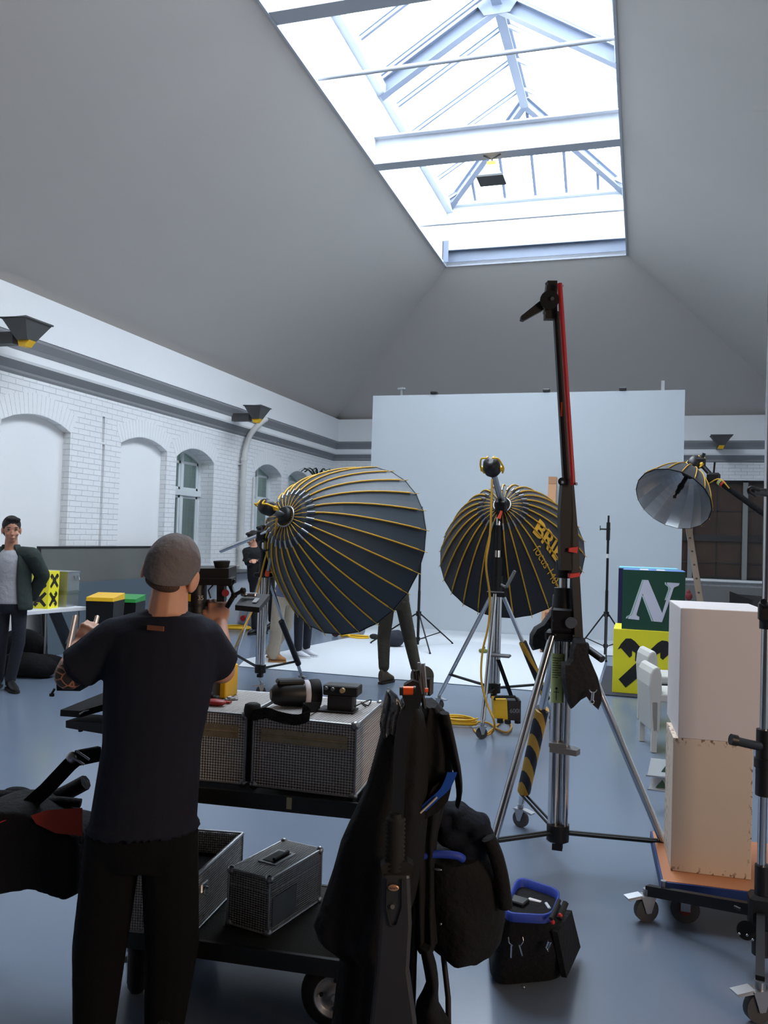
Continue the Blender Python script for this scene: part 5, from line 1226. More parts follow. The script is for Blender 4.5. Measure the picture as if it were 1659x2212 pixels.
# ------------------------------------------------------------------ duffel bag at the left edge
bagc = mat('black_duffel_fabric', (20, 20, 22), .9, bump=.4, bscale=40, var=.2, spec=.25)
t = empty('duffel_bag', onD(60, 1930, 3.0), 'large open black duffel bag with orange red lining hanging at the left edge', 'bag')
fr_ = [(-60, 1760), (-10, 1742), (58, 1742), (95, 1775), (178, 1800), (178, 1930), (148, 1946), (72, 1920), (0, 1932), (-60, 1935)]
F_ = [onD(x, y, 2.85) for x, y in fr_]; n = len(F_); c = sum(F_, V(0, 0, 0))/n
bg_ = MB(); rr = [[c+(p-c)*s+CF*o for p in F_] for s, o in ((.93, -.03), (1.0, .03), (1.0, .12), (.97, .2))]; bg_.rings(rr, True, True)
part('bag_body', bg_, bagc, t, remesh=.012, smooth=5)
part('bag_lining', MB().hull([onD(x, y, 2.812) for x, y in ((66, 1762), (100, 1750), (178, 1745), (178, 1806), (120, 1800), (78, 1780))]+[onD(x, y, 2.83) for x, y in ((66, 1762), (100, 1750), (178, 1745), (178, 1806), (120, 1800), (78, 1780))]), mat('orange_red_lining', (165, 52, 30), .8), t, label='orange red lining')
part('back_flap', MB().tube(spline([onD(-60, 1735, 3.2), onD(0, 1722, 3.2), onD(60, 1728, 3.15), onD(120, 1722, 3.12), onD(185, 1690, 3.1)], 5), .028, 8), bagc, t)
part('zip_edge', MB().tube(spline([onD(-20, 1758, 2.86), onD(30, 1752, 2.86), onD(62, 1745, 2.9), onD(110, 1730, 3.0), onD(175, 1735, 3.02)], 5), .016, 8), bagc, t)
part('orange_zip', MB().tube([onD(58, 1768, 2.9), onD(66, 1780, 2.9), onD(76, 1796, 2.9)], .004, 5), mat('orange_zip', (190, 84, 40), .6), t)
part('strap', MB().band([onD(55, 1745, 2.92), onD(100, 1705, 2.9), onD(150, 1652, 2.88), onD(162, 1642, 2.88)], .05, .008, (CU*.7-CR*.7)), blackcloth, t)
part('strap_buckle', MB().ell(onD(156, 1636, 2.88), .02).tube([onD(150, 1632, 2.86), onD(182, 1652, 2.86)], .004, 6).tube([onD(165, 1622, 2.86), onD(193, 1641, 2.86)], .004, 6), steel, t)
part('strap_end', MB().band([onD(165, 1638, 2.88), onD(215, 1628, 2.95)], .05, .02, CU), blackcloth, t)
thing('rolled_jacket', MB().ell(onD(38, 1712, 3.25), (.06, .04, .02)).ell(onD(0, 1722, 3.25), (.06, .05, .02)), blackcloth, 'rolled black cloth on top of the large duffel bag', 'cloth')
thing('patterned_cloth', MB().prism([onD(105, 1712, 3.2), onD(165, 1705, 3.3), onD(168, 1718, 3.2), onD(108, 1724, 3.1)], (0, 0, .012)), mat('pink_patterned_cloth', (190, 160, 160), .8, var=.5, vscale=60), 'pinkish patterned cloth lying over the duffel bag behind its strap', 'cloth')
thing('neon_tag', MB().prism([onD(-20, 1742, 3.05), onD(28, 1743, 3.05), onD(12, 1749, 3.0), onD(-20, 1750, 3.0)], (0, 0, .006)), mat('neon_yellow', (216, 235, 30), .5), 'neon yellow tag at the left end of the duffel bag', 'tag')
thing('red_tag', MB().prism([onD(-20, 1772, 2.84), onD(14, 1764, 2.84), onD(14, 1772, 2.82), onD(-20, 1786, 2.82)], (0, -.004, 0)), mat('red_cloth_tag', (190, 40, 38), .6), 'red cloth tab at the left end of the duffel bag', 'tag')
# ------------------------------------------------------------------ body worn camera support rig and coats hung on it
ez = mat('dark_grey_moulded_plastic', (40, 40, 42), .42, spec=.5)
t = empty('support_rig', onD(850, 2230, 2.3), 'black body worn camera support rig with curved arm and bellows, centre foreground', 'camera support')
d0 = 2.3
def E(x, y, d=d0): return onD(x, y, d)
def plate(pts, d, dep): return MB().prism([E(x, y, d) for x, y in pts], CF*dep)
part('back_plate', plate([(826, 1890), (886, 1890), (890, 2000), (884, 2100), (900, 2212), (912, 2330), (788, 2330), (800, 2212), (812, 2100)], 2.27, .05), ez, t, bev=.01)
part('inner_channel', MB().tube([E(836, 1900, 2.265), E(834, 1960, 2.265), E(842, 1997, 2.265), E(848, 2001, 2.265), E(857, 1997, 2.265), E(868, 1960, 2.265), E(868, 1900, 2.265)], .003, 5), rubber, t)
part('emblem', MB().ell(E(850, 1918, 2.262), (.0155, .004, .009), Matrix.Rotation(YAW, 3, 'Z')), mat('bronze_badge', (196, 150, 120), .3, .6), t, label='oval bronze emblem')
vs, fs = text_mesh('Vario 5', .0085, .0004, .0001); Mt2 = Matrix.Identity(4)
for i in range(3): Mt2[i][0] = CR[i]; Mt2[i][1] = CU[i]; Mt2[i][2] = -CF[i]; Mt2[i][3] = E(839.5, 1921, 2.256)[i]
part('emblem_lettering', MB().add([Mt2@v for v in vs], fs), mat('dark_bronze_print', (84, 48, 30), .5), t)
part('plate_bolt', MB().cyl(E(848, 1959, 2.26), E(848, 1959, 2.27), .006), steel, t)
pts = []
x_, y_ = perp(E(855, 1765)-E(852, 1885)); prof3 = []
L_ = (E(855, 1765)-E(852, 1880)).length; ax_ = (E(855, 1765)-E(852, 1880)).normalized()
for i in range(25): prof3.append((L_*i/24, .028 if i % 2 else .021))
part('bellows', MB().lathe(E(852, 1880), ax_, [(-.012, .008)]+prof3+[(L_+.004, .018), (L_+.012, .018)], 22), rubber, t)
part('curved_arm', MB().band(spline([E(858, 1768), E(861, 1700), E(864, 1620), E(872, 1560), E(882, 1530), E(897, 1508)], 6), .034, .02, CR), mat('black_sprung_arm', (26, 26, 29), .32), t)
part('pulley_frame', MB().prism([E(878, 1535, 2.26), E(905, 1530, 2.26), E(912, 1505, 2.26), E(905, 1475, 2.26), E(892, 1470, 2.26), E(874, 1480, 2.26), E(868, 1500, 2.26)], CF*.03).tube([E(905, 1530), E(897, 1450), E(905, 1448), E(917, 1530)], .006, 6), blackm, t)
part('orange_spool', MB().cyl(E(871, 1492, 2.23), E(893, 1492, 2.23), .0115, n=18), mat('orange_anodised', (240, 88, 34), .3, .4), t, label='orange spool')
part('spool_ends', MB().cyl(E(863, 1492, 2.23), E(871, 1492, 2.23), .0125, n=16).cyl(E(893, 1492, 2.23), E(898, 1492, 2.23), .0125, n=16), black, t)
part('orange_tip', MB().cyl(E(918, 1491, 2.26), E(925, 1491, 2.26), .006), orange, t)
part('top_disc', MB().cyl(E(915, 1460, 2.34), E(916, 1460, 2.36), .028, n=26), mat('grey_green_disc', (72, 78, 78), .5), t)
part('track_rail', MB().box(E(908, 1465, 2.3), (.008, .012, .085), Matrix.Rotation(-.12, 3, 'Y')).box(E(917, 1467, 2.3), (.008, .012, .085), Matrix.Rotation(-.12, 3, 'Y')), alu, t)
part('hook_box', MB().box(E(926, 1482, 2.33), (.022, .03, .05), bev=.004), black, t)
part('chest_plate', plate([(826, 1890), (888, 1890), (893, 1870), (880, 1862), (838, 1862), (822, 1872)], 2.28, .04), rubber, t)
# the stand that holds the rig (mostly behind the coats)
sx = E(905, 2300, 2.55)
t = empty('coat_stand', V(E(905, 2300, 2.5).x, E(905, 2300, 2.5).y, 0), 'thin black stand leg rising right of the support rig under the hanging coats', 'stand')
part('pole', MB().tube([V(E(905, 1600, 2.5).x, E(905, 1600, 2.5).y, .02), V(E(905, 1600, 2.5).x, E(905, 1600, 2.5).y, E(905, 1540, 2.5).z)], .014, 10), blackm, t)
part('leg', MB().tube([E(955, 2040, 2.55), E(968, 2155, 2.5), V(E(972, 2330, 2.45).x, E(972, 2330, 2.45).y, .01)], .009, 8), blackm, t)
part('leg', MB().tube([E(880, 2040, 2.5), V(E(850, 2330, 2.6).x, E(850, 2330, 2.6).y, .01)], .009, 8), blackm, t)
coat = mat('black_coat_fabric', (14, 14, 16), .9, bump=.7, bscale=14, var=.3, vscale=6, spec=.35); vinyl = mat('black_vinyl', (20, 20, 23), .28, bump=.6, bscale=22, spec=.6)
def drape(name, outline, d, depth, m, label=None, cat='coat', parent=None, folds=7, amp=.018, rows=26, cols=40):
    """a hanging cloth body: for every height the outline gives left and right border; front and back sheets with vertical folds"""
    ys = [o[0] for o in outline]
    def at(y):
        for (y0, a0, b0), (y1, a1, b1) in zip(outline[:-1], outline[1:]):
            if y <= y1: f = (y-y0)/(y1-y0); return a0+(a1-a0)*f, b0+(b1-b0)*f
        return outline[-1][1:]
    rs = []
    for j in range(rows+1):
        y = ys[0]+(ys[-1]-ys[0])*j/rows; a, b = at(y); cx, hw = (a+b)/2, (b-a)/2; ring = []
        for i in range(cols):
            an = 2*math.pi*i/cols; q = math.cos(an); s_ = math.sin(an)
            fold = amp*math.sin(folds*an+1.3*math.sin(j*.25)+name.__len__())*(.35+.65*j/rows)*abs(s_)
            ring.append(onD(cx+hw*q, y+3*math.sin(an*5)*(j == rows), d)+CF*(depth*.5*s_+fold))
        rs.append(ring)
    mb = MB().rings(rs, True, True)
    if parent is not None: return part(name, mb, m, parent)
    return thing(name, mb, m, label, cat)
o1 = [(1512, 868, 900), (1530, 850, 912), (1560, 828, 920), (1620, 812, 925), (1700, 790, 925), (1760, 762, 925), (1810, 738, 920), (1870, 722, 915), (1930, 702, 900), (1985, 684, 880), (2010, 670, 860), (2040, 700, 850), (2060, 738, 850), (2110, 728, 850), (2212, 716, 850), (2300, 712, 850)]
drape('coat', o1, 2.46, .15, coat, 'long black coat draped over the left side of the support rig')
drape('hood', [(1490, 835, 842), (1505, 831, 862), (1530, 826, 872), (1560, 820, 868), (1585, 822, 860)], 2.4, .06, vinyl, 'shiny black vinyl cover at the top left of the draped coats', 'cover', folds=3, rows=8)
drape('jacket', [(1518, 915, 944), (1535, 905, 962), (1560, 895, 972), (1620, 890, 985), (1680, 885, 975), (1740, 880, 960), (1800, 880, 945), (1880, 880, 940), (1960, 885, 940), (2030, 890, 945)], 2.52, .14, coat, 'black jacket hanging over the right side of the support rig')
drape('jacket_sleeve', [(1540, 950, 970), (1600, 965, 984), (1660, 978, 996), (1700, 985, 1000), (1725, 986, 996), (1740, 984, 990)], 2.45, .05, coat, 'black sleeve dangling at the right edge of the hanging jacket', 'sleeve', folds=3, amp=.006, rows=12)
drape('trouser_straps', [(2040, 905, 930), (2090, 915, 945), (2130, 922, 948), (2160, 900, 945), (2230, 890, 985), (2290, 880, 980)], 2.45, .08, coat, 'loose black straps dangling below the draped coats', 'straps', folds=3, amp=.01, rows=12)
# blue piped bag and big rucksack at the right of the rig
t = empty('rucksack', E(1000, 2010, 2.6), 'big black rucksack with royal blue rim hanging right of the support rig', 'bag')
part('rucksack_body', drape('rucksack_body_', [(1835, 905, 1040), (1850, 900, 1062), (1870, 898, 1082), (1920, 900, 1092), (1980, 905, 1090), (2020, 915, 1082), (2035, 930, 1068), (2042, 950, 1040)], 2.6, .26, bagc, parent=t, folds=5, amp=.008).data and MB().box(E(1000, 1900, 2.62), (.01, .01, .01)), bagc, t)
for o in list(t.children):
    if o.name.startswith('rucksack_body') and '_' == o.name.split('.')[0][-1]: o.name = 'main_compartment'
blue = mat('royal_blue_binding', (22, 52, 148), .6)
part('blue_rim', MB().tube(spline([E(905, 1850, 2.47), E(940, 1845, 2.47), E(985, 1848, 2.47), E(1000, 1856, 2.48)], 5), .012, 8), blue, t, label='royal blue rim')
part('side_pocket', MB().tube(spline([E(1055, 1810, 2.5), E(1072, 1850, 2.5), E(1084, 1900, 2.5), E(1092, 1960, 2.5)], 5), .022, 8), bagc, t)
part('zip_pull', MB().ell(E(945, 1878, 2.46), (.014, .003, .004)).ell(E(952, 1996, 2.46), (.004, .003, .004)), steel, t)
dk = mat('dark_navy_fleece', (18, 22, 32), .95, bump=.8, bscale=16, var=.2, spec=.2)
mb = MB()
for x, y, a, b in ((1000, 1770, .05, .035), (1035, 1785, .035, .04), (975, 1800, .05, .04), (1045, 1815, .035, .04), (1010, 1820, .06, .04), (960, 1760, .03, .04), (985, 1745, .035, .012), (1020, 1850, .05, .03)):
    mb.ell(E(x, y, 2.58), (a, .07, b))
thing('fleece', mb, dk, 'crumpled dark navy fleece stuffed in the top of the rucksack', 'clothing', remesh=.008, smooth=4)
t = empty('blue_bag', E(940, 1720, 2.5), 'black pouch with glossy royal blue edge tucked under the hanging jacket', 'pouch')
part('pouch_body', MB().hull([E(x, y, 2.43+k) for x, y in ((905, 1760), (935, 1700), (975, 1670), (978, 1690), (968, 1730), (945, 1755), (908, 1775)) for k in (0, .04)]), bagc, t)
part('blue_edge', MB().band(spline([E(910, 1752, 2.42), E(935, 1728, 2.42), E(960, 1705, 2.42), E(972, 1682, 2.42), E(977, 1668, 2.42)], 5), .028, .004, CR), mat('glossy_blue_trim', (24, 70, 160), .3), t, label='glossy blue edge')
part('white_cord', MB().tube([E(908, 1756, 2.41), E(925, 1740, 2.41), E(944, 1722, 2.41)], .0035, 5), mat('cream_cord', (190, 184, 172), .7), t)

# tool bag on the floor
A_, B_, C_ = onZ(1062, 2128), onZ(1205, 2108), onZ(1243, 2075)
t = empty('tool_bag', (A_+B_)/2, 'black tool bag with open royal blue lined top standing on the floor', 'bag')
bt0 = [onZ(1062, 2135), onZ(1210, 2112), onZ(1243, 2040), onZ(1060, 2035)]; ct = sum(bt0, V(0, 0, 0))/4
def zray(x, y, z): return onZ(x, y, z)
hT = .30
tp4 = [zray(1085, 1990, hT), zray(1190, 1996, hT), zray(1212, 1940, hT+.01), zray(1118, 1908, hT)]
lo4 = [onZ(1060, 2142), onZ(1215, 2128), onZ(1240, 2062), onZ(1052, 2048)]
lo4 = [V(p.x, p.y, .015) for p in lo4]
def rnd(q, k=5, r=.25):       # rounded quad
    o = []
    for i in range(4):
        p, a, b = q[i], q[i-1], q[(i+1) % 4]
        for j in range(k+1):
            f = j/k; o.append(p.lerp(a, r)*(1-f)**2+p*2*f*(1-f)+p.lerp(b, r)*f*f)
    return o
cl_ = sum(lo4, V(0, 0, 0))/4; tl_ = sum(tp4, V(0, 0, 0))/4
mid = [l.lerp(q, .5)+(l.lerp(q, .5)-(cl_+tl_)/2).normalized()*.02 for l, q in zip(lo4, tp4)]
mid2 = [l.lerp(q, .85)+(l.lerp(q, .85)-tl_).normalized()*.012 for l, q in zip(lo4, tp4)]
part('bag_body', MB().rings([rnd([cl_+(p-cl_)*.93 for p in lo4]), rnd([p+V(0, 0, .02) for p in lo4]), rnd(mid), rnd(mid2), rnd(tp4)], True, True), bagc, t)
rr0 = rnd([tl_+(p-tl_)*1.02 for p in tp4]); rr1 = [p+V(0, 0, .03) for p in rr0]; rr2 = [tl_+(p-tl_)*.93+V(0, 0, .03) for p in rr0]; rr3 = [tl_+(p-tl_)*.9-V(0, 0, .02) for p in rr0]
part('blue_lining', MB().rings([rr0, rr1, rr2, rr3], False, True), blue, t, label='royal blue lining')
part('side_pockets', MB().hull([lo4[1].lerp(tp4[1], f)+V(.0+.02*g, -.01, 0) for f in (.1, .9) for g in (0, 1)]+[lo4[2].lerp(tp4[2], f)+V(.0+.03*g, 0, 0) for f in (.1, .8) for g in (0, 1)]), bagc, t)
def ofr(x, y, off=.0): 
    n_ = (lo4[1]-lo4[0]).cross(tp4[0]-lo4[0]).normalized(); return onP(x, y, mid[0].lerp(mid[1], .5)+n_*(off if n_.y < 0 else -off), n_)
part('key_ring', MB().tube(spline([ofr(1098, 2024, .02), ofr(1100, 2036, .03), ofr(1107, 2042, .03)], 5), .0022, 5).tube([ofr(1105, 2042, .03), ofr(1104, 2068, .03)], .0035, 6).tube(spline([ofr(1129, 2024, .02), ofr(1130, 2034, .03), ofr(1125, 2042, .03)], 5), .0022, 5).tube([ofr(1122, 2042, .03), ofr(1128, 2064, .03)], .0028, 6), chrome, t)
part('spring_clip', MB().tube([ofr(1185, 2033, .04), ofr(1180, 2046, .04), ofr(1184, 2054, .04), ofr(1190, 2034, .04)], .004, 6), chrome, t)
part('blue_tag', MB().ell(ofr(1130, 2133, .02), (.008, .004, .006)), steel, t)
def inbag(x, y, z=hT-.02): return zray(x, y, z)
thing('receipt_roll', MB().box(inbag(1155, 1958), (.055, .02, .05), rotz(-.3), bev=.003), mat('white_paper', (220, 214, 216), .7, var=.2, vscale=60), 'white paper bundle with faint red print standing in the tool bag', 'paper')
thing('tissue_pack', MB().box(inbag(1183, 1972), (.012, .05, .06), rotz(.4), bev=.003), mat('white_film', (214, 218, 222), .3), 'shiny white packet at the right inside the tool bag', 'packet')
thing('black_box', MB().box(inbag(1118, 1962), (.07, .06, .07), rotz(-.3), bev=.004), black, 'black box standing at the left inside the tool bag', 'box')
thing('green_pouch', MB().ell(inbag(1130, 1985, hT), (.035, .012, .012), rotz(-.4)), mat('dark_teal_pouch', (18, 66, 62), .7), 'dark teal pouch near the front inside the tool bag', 'pouch')
thing('black_tool', MB().tube([inbag(1190, 1985, hT+.03), inbag(1208, 1945, hT+.06)], .008, 6).tube([inbag(1208, 1985, hT), inbag(1222, 1950, hT+.04)], .012, 6), rubber, 'black tool handles standing in the right pocket of the tool bag', 'tool')
thing('red_tool_tip', MB().ell(inbag(1194, 1992, hT+.01), .008), red, 'small red tool tip in the front pocket corner of the tool bag', 'tool')
thing('red_tool_tip', MB().ell(inbag(1210, 1978, hT+.01), .009), red, 'larger red tool tip at the back of the right tool bag pocket', 'tool')

# ------------------------------------------------------------------ plinths on the dolly, right foreground
plw = mat('white_painted_plinth', (226, 218, 216), .6, var=.03, vscale=3); 
def worn():
    m = mat('cream_worn_plinth', (222, 204, 184), .65, var=.05, vscale=4); N, L, b = nodes(m)
    tc = N.new('ShaderNodeTexCoord'); n = N.new('ShaderNodeTexNoise'); n.inputs['Scale'].default_value = 22; n.inputs['Detail'].default_value = 6; L.new(tc.outputs['Generated'], n.inputs['Vector'])
    sp = N.new('ShaderNodeSeparateXYZ'); L.new(tc.outputs['Generated'], sp.inputs[0])
    def M(op, *a):
        k = N.new('ShaderNodeMath'); k.operation = op
        for i, v in enumerate(a):
            if isinstance(v, (int, float)): k.inputs[i].default_value = v
            else: L.new(v, k.inputs[i])
        return k.outputs[0]
    ex = M('MINIMUM', sp.outputs[0], M('SUBTRACT', 1, sp.outputs[0])); ez_ = M('MINIMUM', sp.outputs[2], M('SUBTRACT', 1, sp.outputs[2])); e = M('MINIMUM', ex, ez_)
    near = M('SUBTRACT', 1, M('MULTIPLY', e, 18)); v = M('MULTIPLY', M('MAXIMUM', near, 0), M('GREATER_THAN', n.outputs['Fac'], .58))
    mx = N.new('ShaderNodeMix'); mx.data_type = 'RGBA'; old = b.inputs['Base Color'].links[0].from_socket
    L.new(v, mx.inputs[0]); L.new(old, mx.inputs[6]); mx.inputs[7].default_value = (*lin((110, 84, 66)), 1); L.new(mx.outputs[2], b.inputs['Base Color']); return m
wn_ = worn()
PZ = .2; a0 = onZ(1453, 1884, PZ); PX0, PY0 = .155, 4.03; PW = .335
zA = onY(1463, 1594, PY0).z; zB = onY(1470, 1313, PY0).z
M2 = Matrix.Translation((PX0, PY0, 0))@rotz(.06)
def PB(x0, x1, y0, y1, z0, z1): return MB().bb(x0, x1, y0, y1, z0, z1).xf(M2)
thing('plinth', PB(0, PW, 0, PW, PZ, zA), wn_, 'cream worn lower plinth standing on the wooden dolly at the right', 'plinth', bev=.003)
thing('plinth', PB(.02, PW+.065, -.0, PW+.2, zA, zB), plw, 'clean white upper plinth on top of the cream plinth at the right', 'plinth', bev=.004)
t = empty('platform_dolly', M2@V(.25, .25, 0), 'wooden platform dolly with blue edge and castors beneath the two plinths', 'dolly')
part('deck', PB(-.04, .8, -.13, .52, PZ-.02, PZ), mat('orange_brown_plywood', (186, 120, 78), .5, var=.08, vscale=3), t)
part('blue_edge', PB(-.045, .8, -.14, -.13, PZ-.055, PZ-.002).join(PB(-.05, -.04, -.14, .52, PZ-.055, PZ-.002)), mat('blue_rubber_edge', (22, 52, 110), .5), t, label='blue edge strip')
part('corner_guard', MB().cyl(M2@V(-.04, -.13, PZ-.06), M2@V(-.04, -.13, PZ+.001), .012), steel, t)
for x, y in ((.06, -.04), (.7, -.04), (.06, .45), (.7, .45)):
    p = M2@V(x, y, .062)
    w = part('castor', MB().cyl(p-V(0, .018, 0), p+V(0, .018, 0), .062, n=24), mat('grey_rubber_tyre', (70, 70, 72), .7), t)
    part('castor_hub', MB().cyl(p-V(0, .02, 0), p+V(0, .02, 0), .028, n=18), mat('dull_red_hub', (120, 44, 30), .5), w)
    part('castor_plate', MB().box(M2@V(x, y, PZ-.03), (.1, .09, .02)).box(M2@V(x, y-.028, .1), (.04, .004, .09)), steel, w)

# chrome stand at the right edge, with its black base bar and castors
RC = onD(1642, 2040, 3.28); RC.z = 0
t = empty('roller_stand', RC, 'tall chrome stand at the right edge with black base bars and castors', 'stand')
topz = onD(1646, 860, 3.28).z+.6
part('column', MB().cyl(RC+V(0, 0, .3), RC+V(0, 0, topz), .017, n=18).cyl(RC+V(.045, 0, .3), RC+V(.045, 0, 1.3), .013, n=14), chrome, t)
def zat(y): return onD(1644, y, 3.28).z
for y0, y1, r_ in ((1578, 1720, .034), (1640, 1660, .04), (1870, 1950, .03), (1360, 1300, .03), (2000, 2060, .036)):
    part('column_sleeve', MB().cyl(RC+V(.005, 0, min(zat(y0), zat(y1))), RC+V(.005, 0, max(zat(y0), zat(y1))), r_, n=14), black, t)
part('clamp_arm', MB().tube([onD(1580, 1598, 3.2), onD(1608, 1605, 3.22), onD(1640, 1612, 3.26)], .017, 12).cyl(onD(1578, 1597, 3.2), onD(1592, 1600, 3.2), .021, n=14), black, t)
part('clamp_handle', MB().tube([RC+V(0, 0, zat(1062)), onD(1622, 1062, 3.25)], .016, 8).tube(spline([onD(1630, 1070, 3.22), onD(1618, 1062, 3.2), onD(1622, 1054, 3.2), onD(1640, 1058, 3.22)], 5), .008, 6), blackm, t)
part('jaw_clamp', MB().box(RC+V(.005, -.01, zat(1322)), (.07, .06, .08), bev=.01).tube([RC+V(0, -.02, zat(1310)), onD(1650, 1300, 3.2)], .012, 8), blackm, t)
base_ends = [onZ(1402, 1968), onZ(1640, 2205), onZ(1800, 1980)]
base_ends[0] = onD(1405, 1935, 3.66)
hubp = RC+V(0, 0, .24)
g1 = onZ(1397, 1990); g2 = onZ(1640, 2207)
for gp in (g1, g2, RC+V(.55, .5, 0)):
    e_ = V(gp.x, gp.y, .135); 
    part('base_bar', MB().band([hubp, e_], .045, .03, (0, 0, 1)), blackm, t)
    caster(t, gp, yaw=.5, s=1.05)
part('base_hub', MB().box(hubp, (.09, .09, .13), bev=.012).cyl(hubp+V(-.1, -.05, .02), hubp+V(-.08, -.07, .02), .006), black, t)
part('hub_bolts', MB().ell(onD(1597, 2017, 3.2), .005).ell(onD(1614, 2020, 3.2), .005).ell(onD(1626, 2030, 3.2), .005), chrome, t)
part('hub_plate', MB().cyl(onD(1612, 2010, 3.25), onD(1612, 2010, 3.3), .035, n=18), blackm, t)

# cream chairs behind the plinths
def chair(px_, py_, d, label, s=1.0):
    tp = onD(px_, py_, d); t = empty('padded_chair', V(tp.x+.2, tp.y, 0), label, 'chair', 'cream chairs')
    m = mat('cream_faux_leather', (196, 194, 186), .55); Z = tp.z; f = V(.97, .24, 0); s_ = V(-.24, .97, 0)
    seat = .47
    pr_ = [(-.0, .16), (-.03, Z-.16), (-.02, Z-.06), (.0, Z-.02), (.03, Z), (.055, Z-.015), (.07, Z-.07), (.075, Z-.2), (.06, .16)]
    O = V(tp.x-.03, tp.y, 0)
    part('backrest', MB().hull([O+f*a+V(0, 0, z)+s_*q for a, z in pr_ for q in (0, .40)]), m, t, bev=.025)
    part('seat', MB().prism([O+f*a+V(0, 0, z) for a, z in ((.05, seat-.07), (.5, seat-.07), (.5, seat), (.05, seat))], s_*.42), m, t, bev=.015)
    for a in (.0, .44):
        for b in (.0, .38): part('leg', MB().hull([O+f*(a+x)+s_*(b+y)+V(0, 0, z) for x in (.0, .04) for y in (0, .04) for z in (.005, seat-.07)]), m, t)
    return t
chair(1412, 1406, 7.6, 'cream padded chair in front of the yellow cube, the farther one behind the plinth')
chair(1420, 1440, 6.7, 'cream padded chair in front of the yellow cube, the nearer one behind the plinth')
t = empty('low_rack', V(.35, 5.6, 0), 'small low rack with chrome rods and leafy printed panels behind the plinths', 'rack')
rp = [onY(x, y, 5.5) for x, y in ((1395, 1675), (1432, 1680), (1398, 1705), (1432, 1714))]
part('rod', MB().tube([rp[0], rp[0]+V(.45, 0, 0)], .007, 8), chrome, t); part('rod', MB().tube([rp[2], rp[2]+V(.45, 0, 0)], .007, 8), chrome, t)
leafp = mat('grey_white_leafy_print', (160, 166, 170), .6, var=.2); 
part('panel', MB().prism([rp[0]+V(.01, .02, 0), rp[0]+V(.44, .02, 0), rp[0]+V(.44, .12, .08), rp[0]+V(.03, .12, .08)], (0, .004, 0)), leafp, t)
part('panel', MB().prism([rp[2]+V(.01, .02, 0), rp[2]+V(.44, .02, 0), rp[2]+V(.44, .1, .08), rp[2]+V(.03, .1, .08)], (0, .004, 0)), leafp, t)
part('green_leaf', MB().prism([rp[2]+V(.05, .03, .01), rp[2]+V(.09, .05, .055), rp[2]+V(.12, .03, .01)], (0, -.006, 0)).prism([rp[0]+V(.09, .05, .02), rp[0]+V(.12, .07, .06), rp[0]+V(.15, .05, .02)], (0, -.006, 0)), mat('dark_green_print', (30, 70, 50), .6), t)
part('side_frame', MB().tube([V(rp[2].x+.44, rp[2].y, 0), V(rp[2].x+.44, rp[2].y, .5)], .01, 6).tube([V(rp[2].x+.2, rp[2].y, 0), V(rp[2].x+.2, rp[2].y, rp[2].z)], .01, 6), steel, t)

# ladder leaning at the back right
la, lb = onY(1484, 1120, 14.0), onY(1514, 1310, 13.2)
dl = (lb-la); k = -la.z/dl.z if dl.z else 0
bot = la+dl*((0.02-la.z)/dl.z); topl = la-dl*.35; sd = V(.03, .42, 0)
t = empty('ladder', bot, 'aluminium ladder leaning beside the backdrop at the back right', 'ladder')
lad = mat('warm_aluminium', (150, 132, 116), .35, .8)
part('side_rail', MB().band([bot, topl], .085, .03, V(1, .1, 0)), lad, t); part('side_rail', MB().band([bot+sd, topl+sd], .085, .03, V(1, .1, 0)), lad, t)
for i in range(12):
    p = bot.lerp(topl, (i+.7)/12.5); part('rung', MB().tube([p-sd*.06, p+sd], .018, 8), mat('dark_rung_end', (70, 64, 60), .5), t)
# dark furniture in the back right corner
dz = onY(1600, 1345, 12.8).z
t = empty('desk_monitors', onY(1600, 1310, 12.5), 'dark tilted panels on the desk at the back right behind the white plinth', 'screen')
part('screen', MB().prism([onY(1576, 1277, 12.4), onY(1626, 1296, 12.4), V(onY(1626, 1340, 12.4).x, 12.4, dz+.002), V(onY(1576, 1340, 12.4).x, 12.4, dz+.002)], (0, .04, 0)), black, t)
part('screen', MB().prism([onY(1590, 1283, 13.2), onY(1668, 1290, 13.2), V(onY(1668, 1360, 13.2).x, 13.2, dz+.002), V(onY(1590, 1360, 13.2).x, 13.2, dz+.002)], (0, .04, 0)), mat('dark_grey_panel', (48, 48, 50), .4), t)
thing('desk', MB().bb(1.35, 2.6, 12.1, 13.6, dz-.04, dz).bb(1.4, 1.46, 12.15, 12.2, 0, dz-.04).bb(2.5, 2.56, 12.15, 12.2, 0, dz-.04).bb(1.4, 1.46, 13.5, 13.55, 0, dz-.04).bb(2.5, 2.56, 13.5, 13.55, 0, dz-.04), mat('dark_desk_board', (50, 48, 46), .6), 'dark desk below the brown windows at the back right', 'desk')
thing('radiator', MB().bb(.2, 2.9, 19.55, 19.68, .15, .8), mat('grey_radiator', (120, 120, 118), .5), 'long grey radiator under the brown windows at the back', 'radiator')
thing('red_glove', MB().ell(onY(1488, 1288, 13.0), (.05, .03, .06)).ell(onY(1487, 1281, 13.0), (.03, .02, .05)), mat('dark_red_glove', (110, 34, 36), .7), 'dark red glove shape behind the white plinth beside the ladder', 'glove')

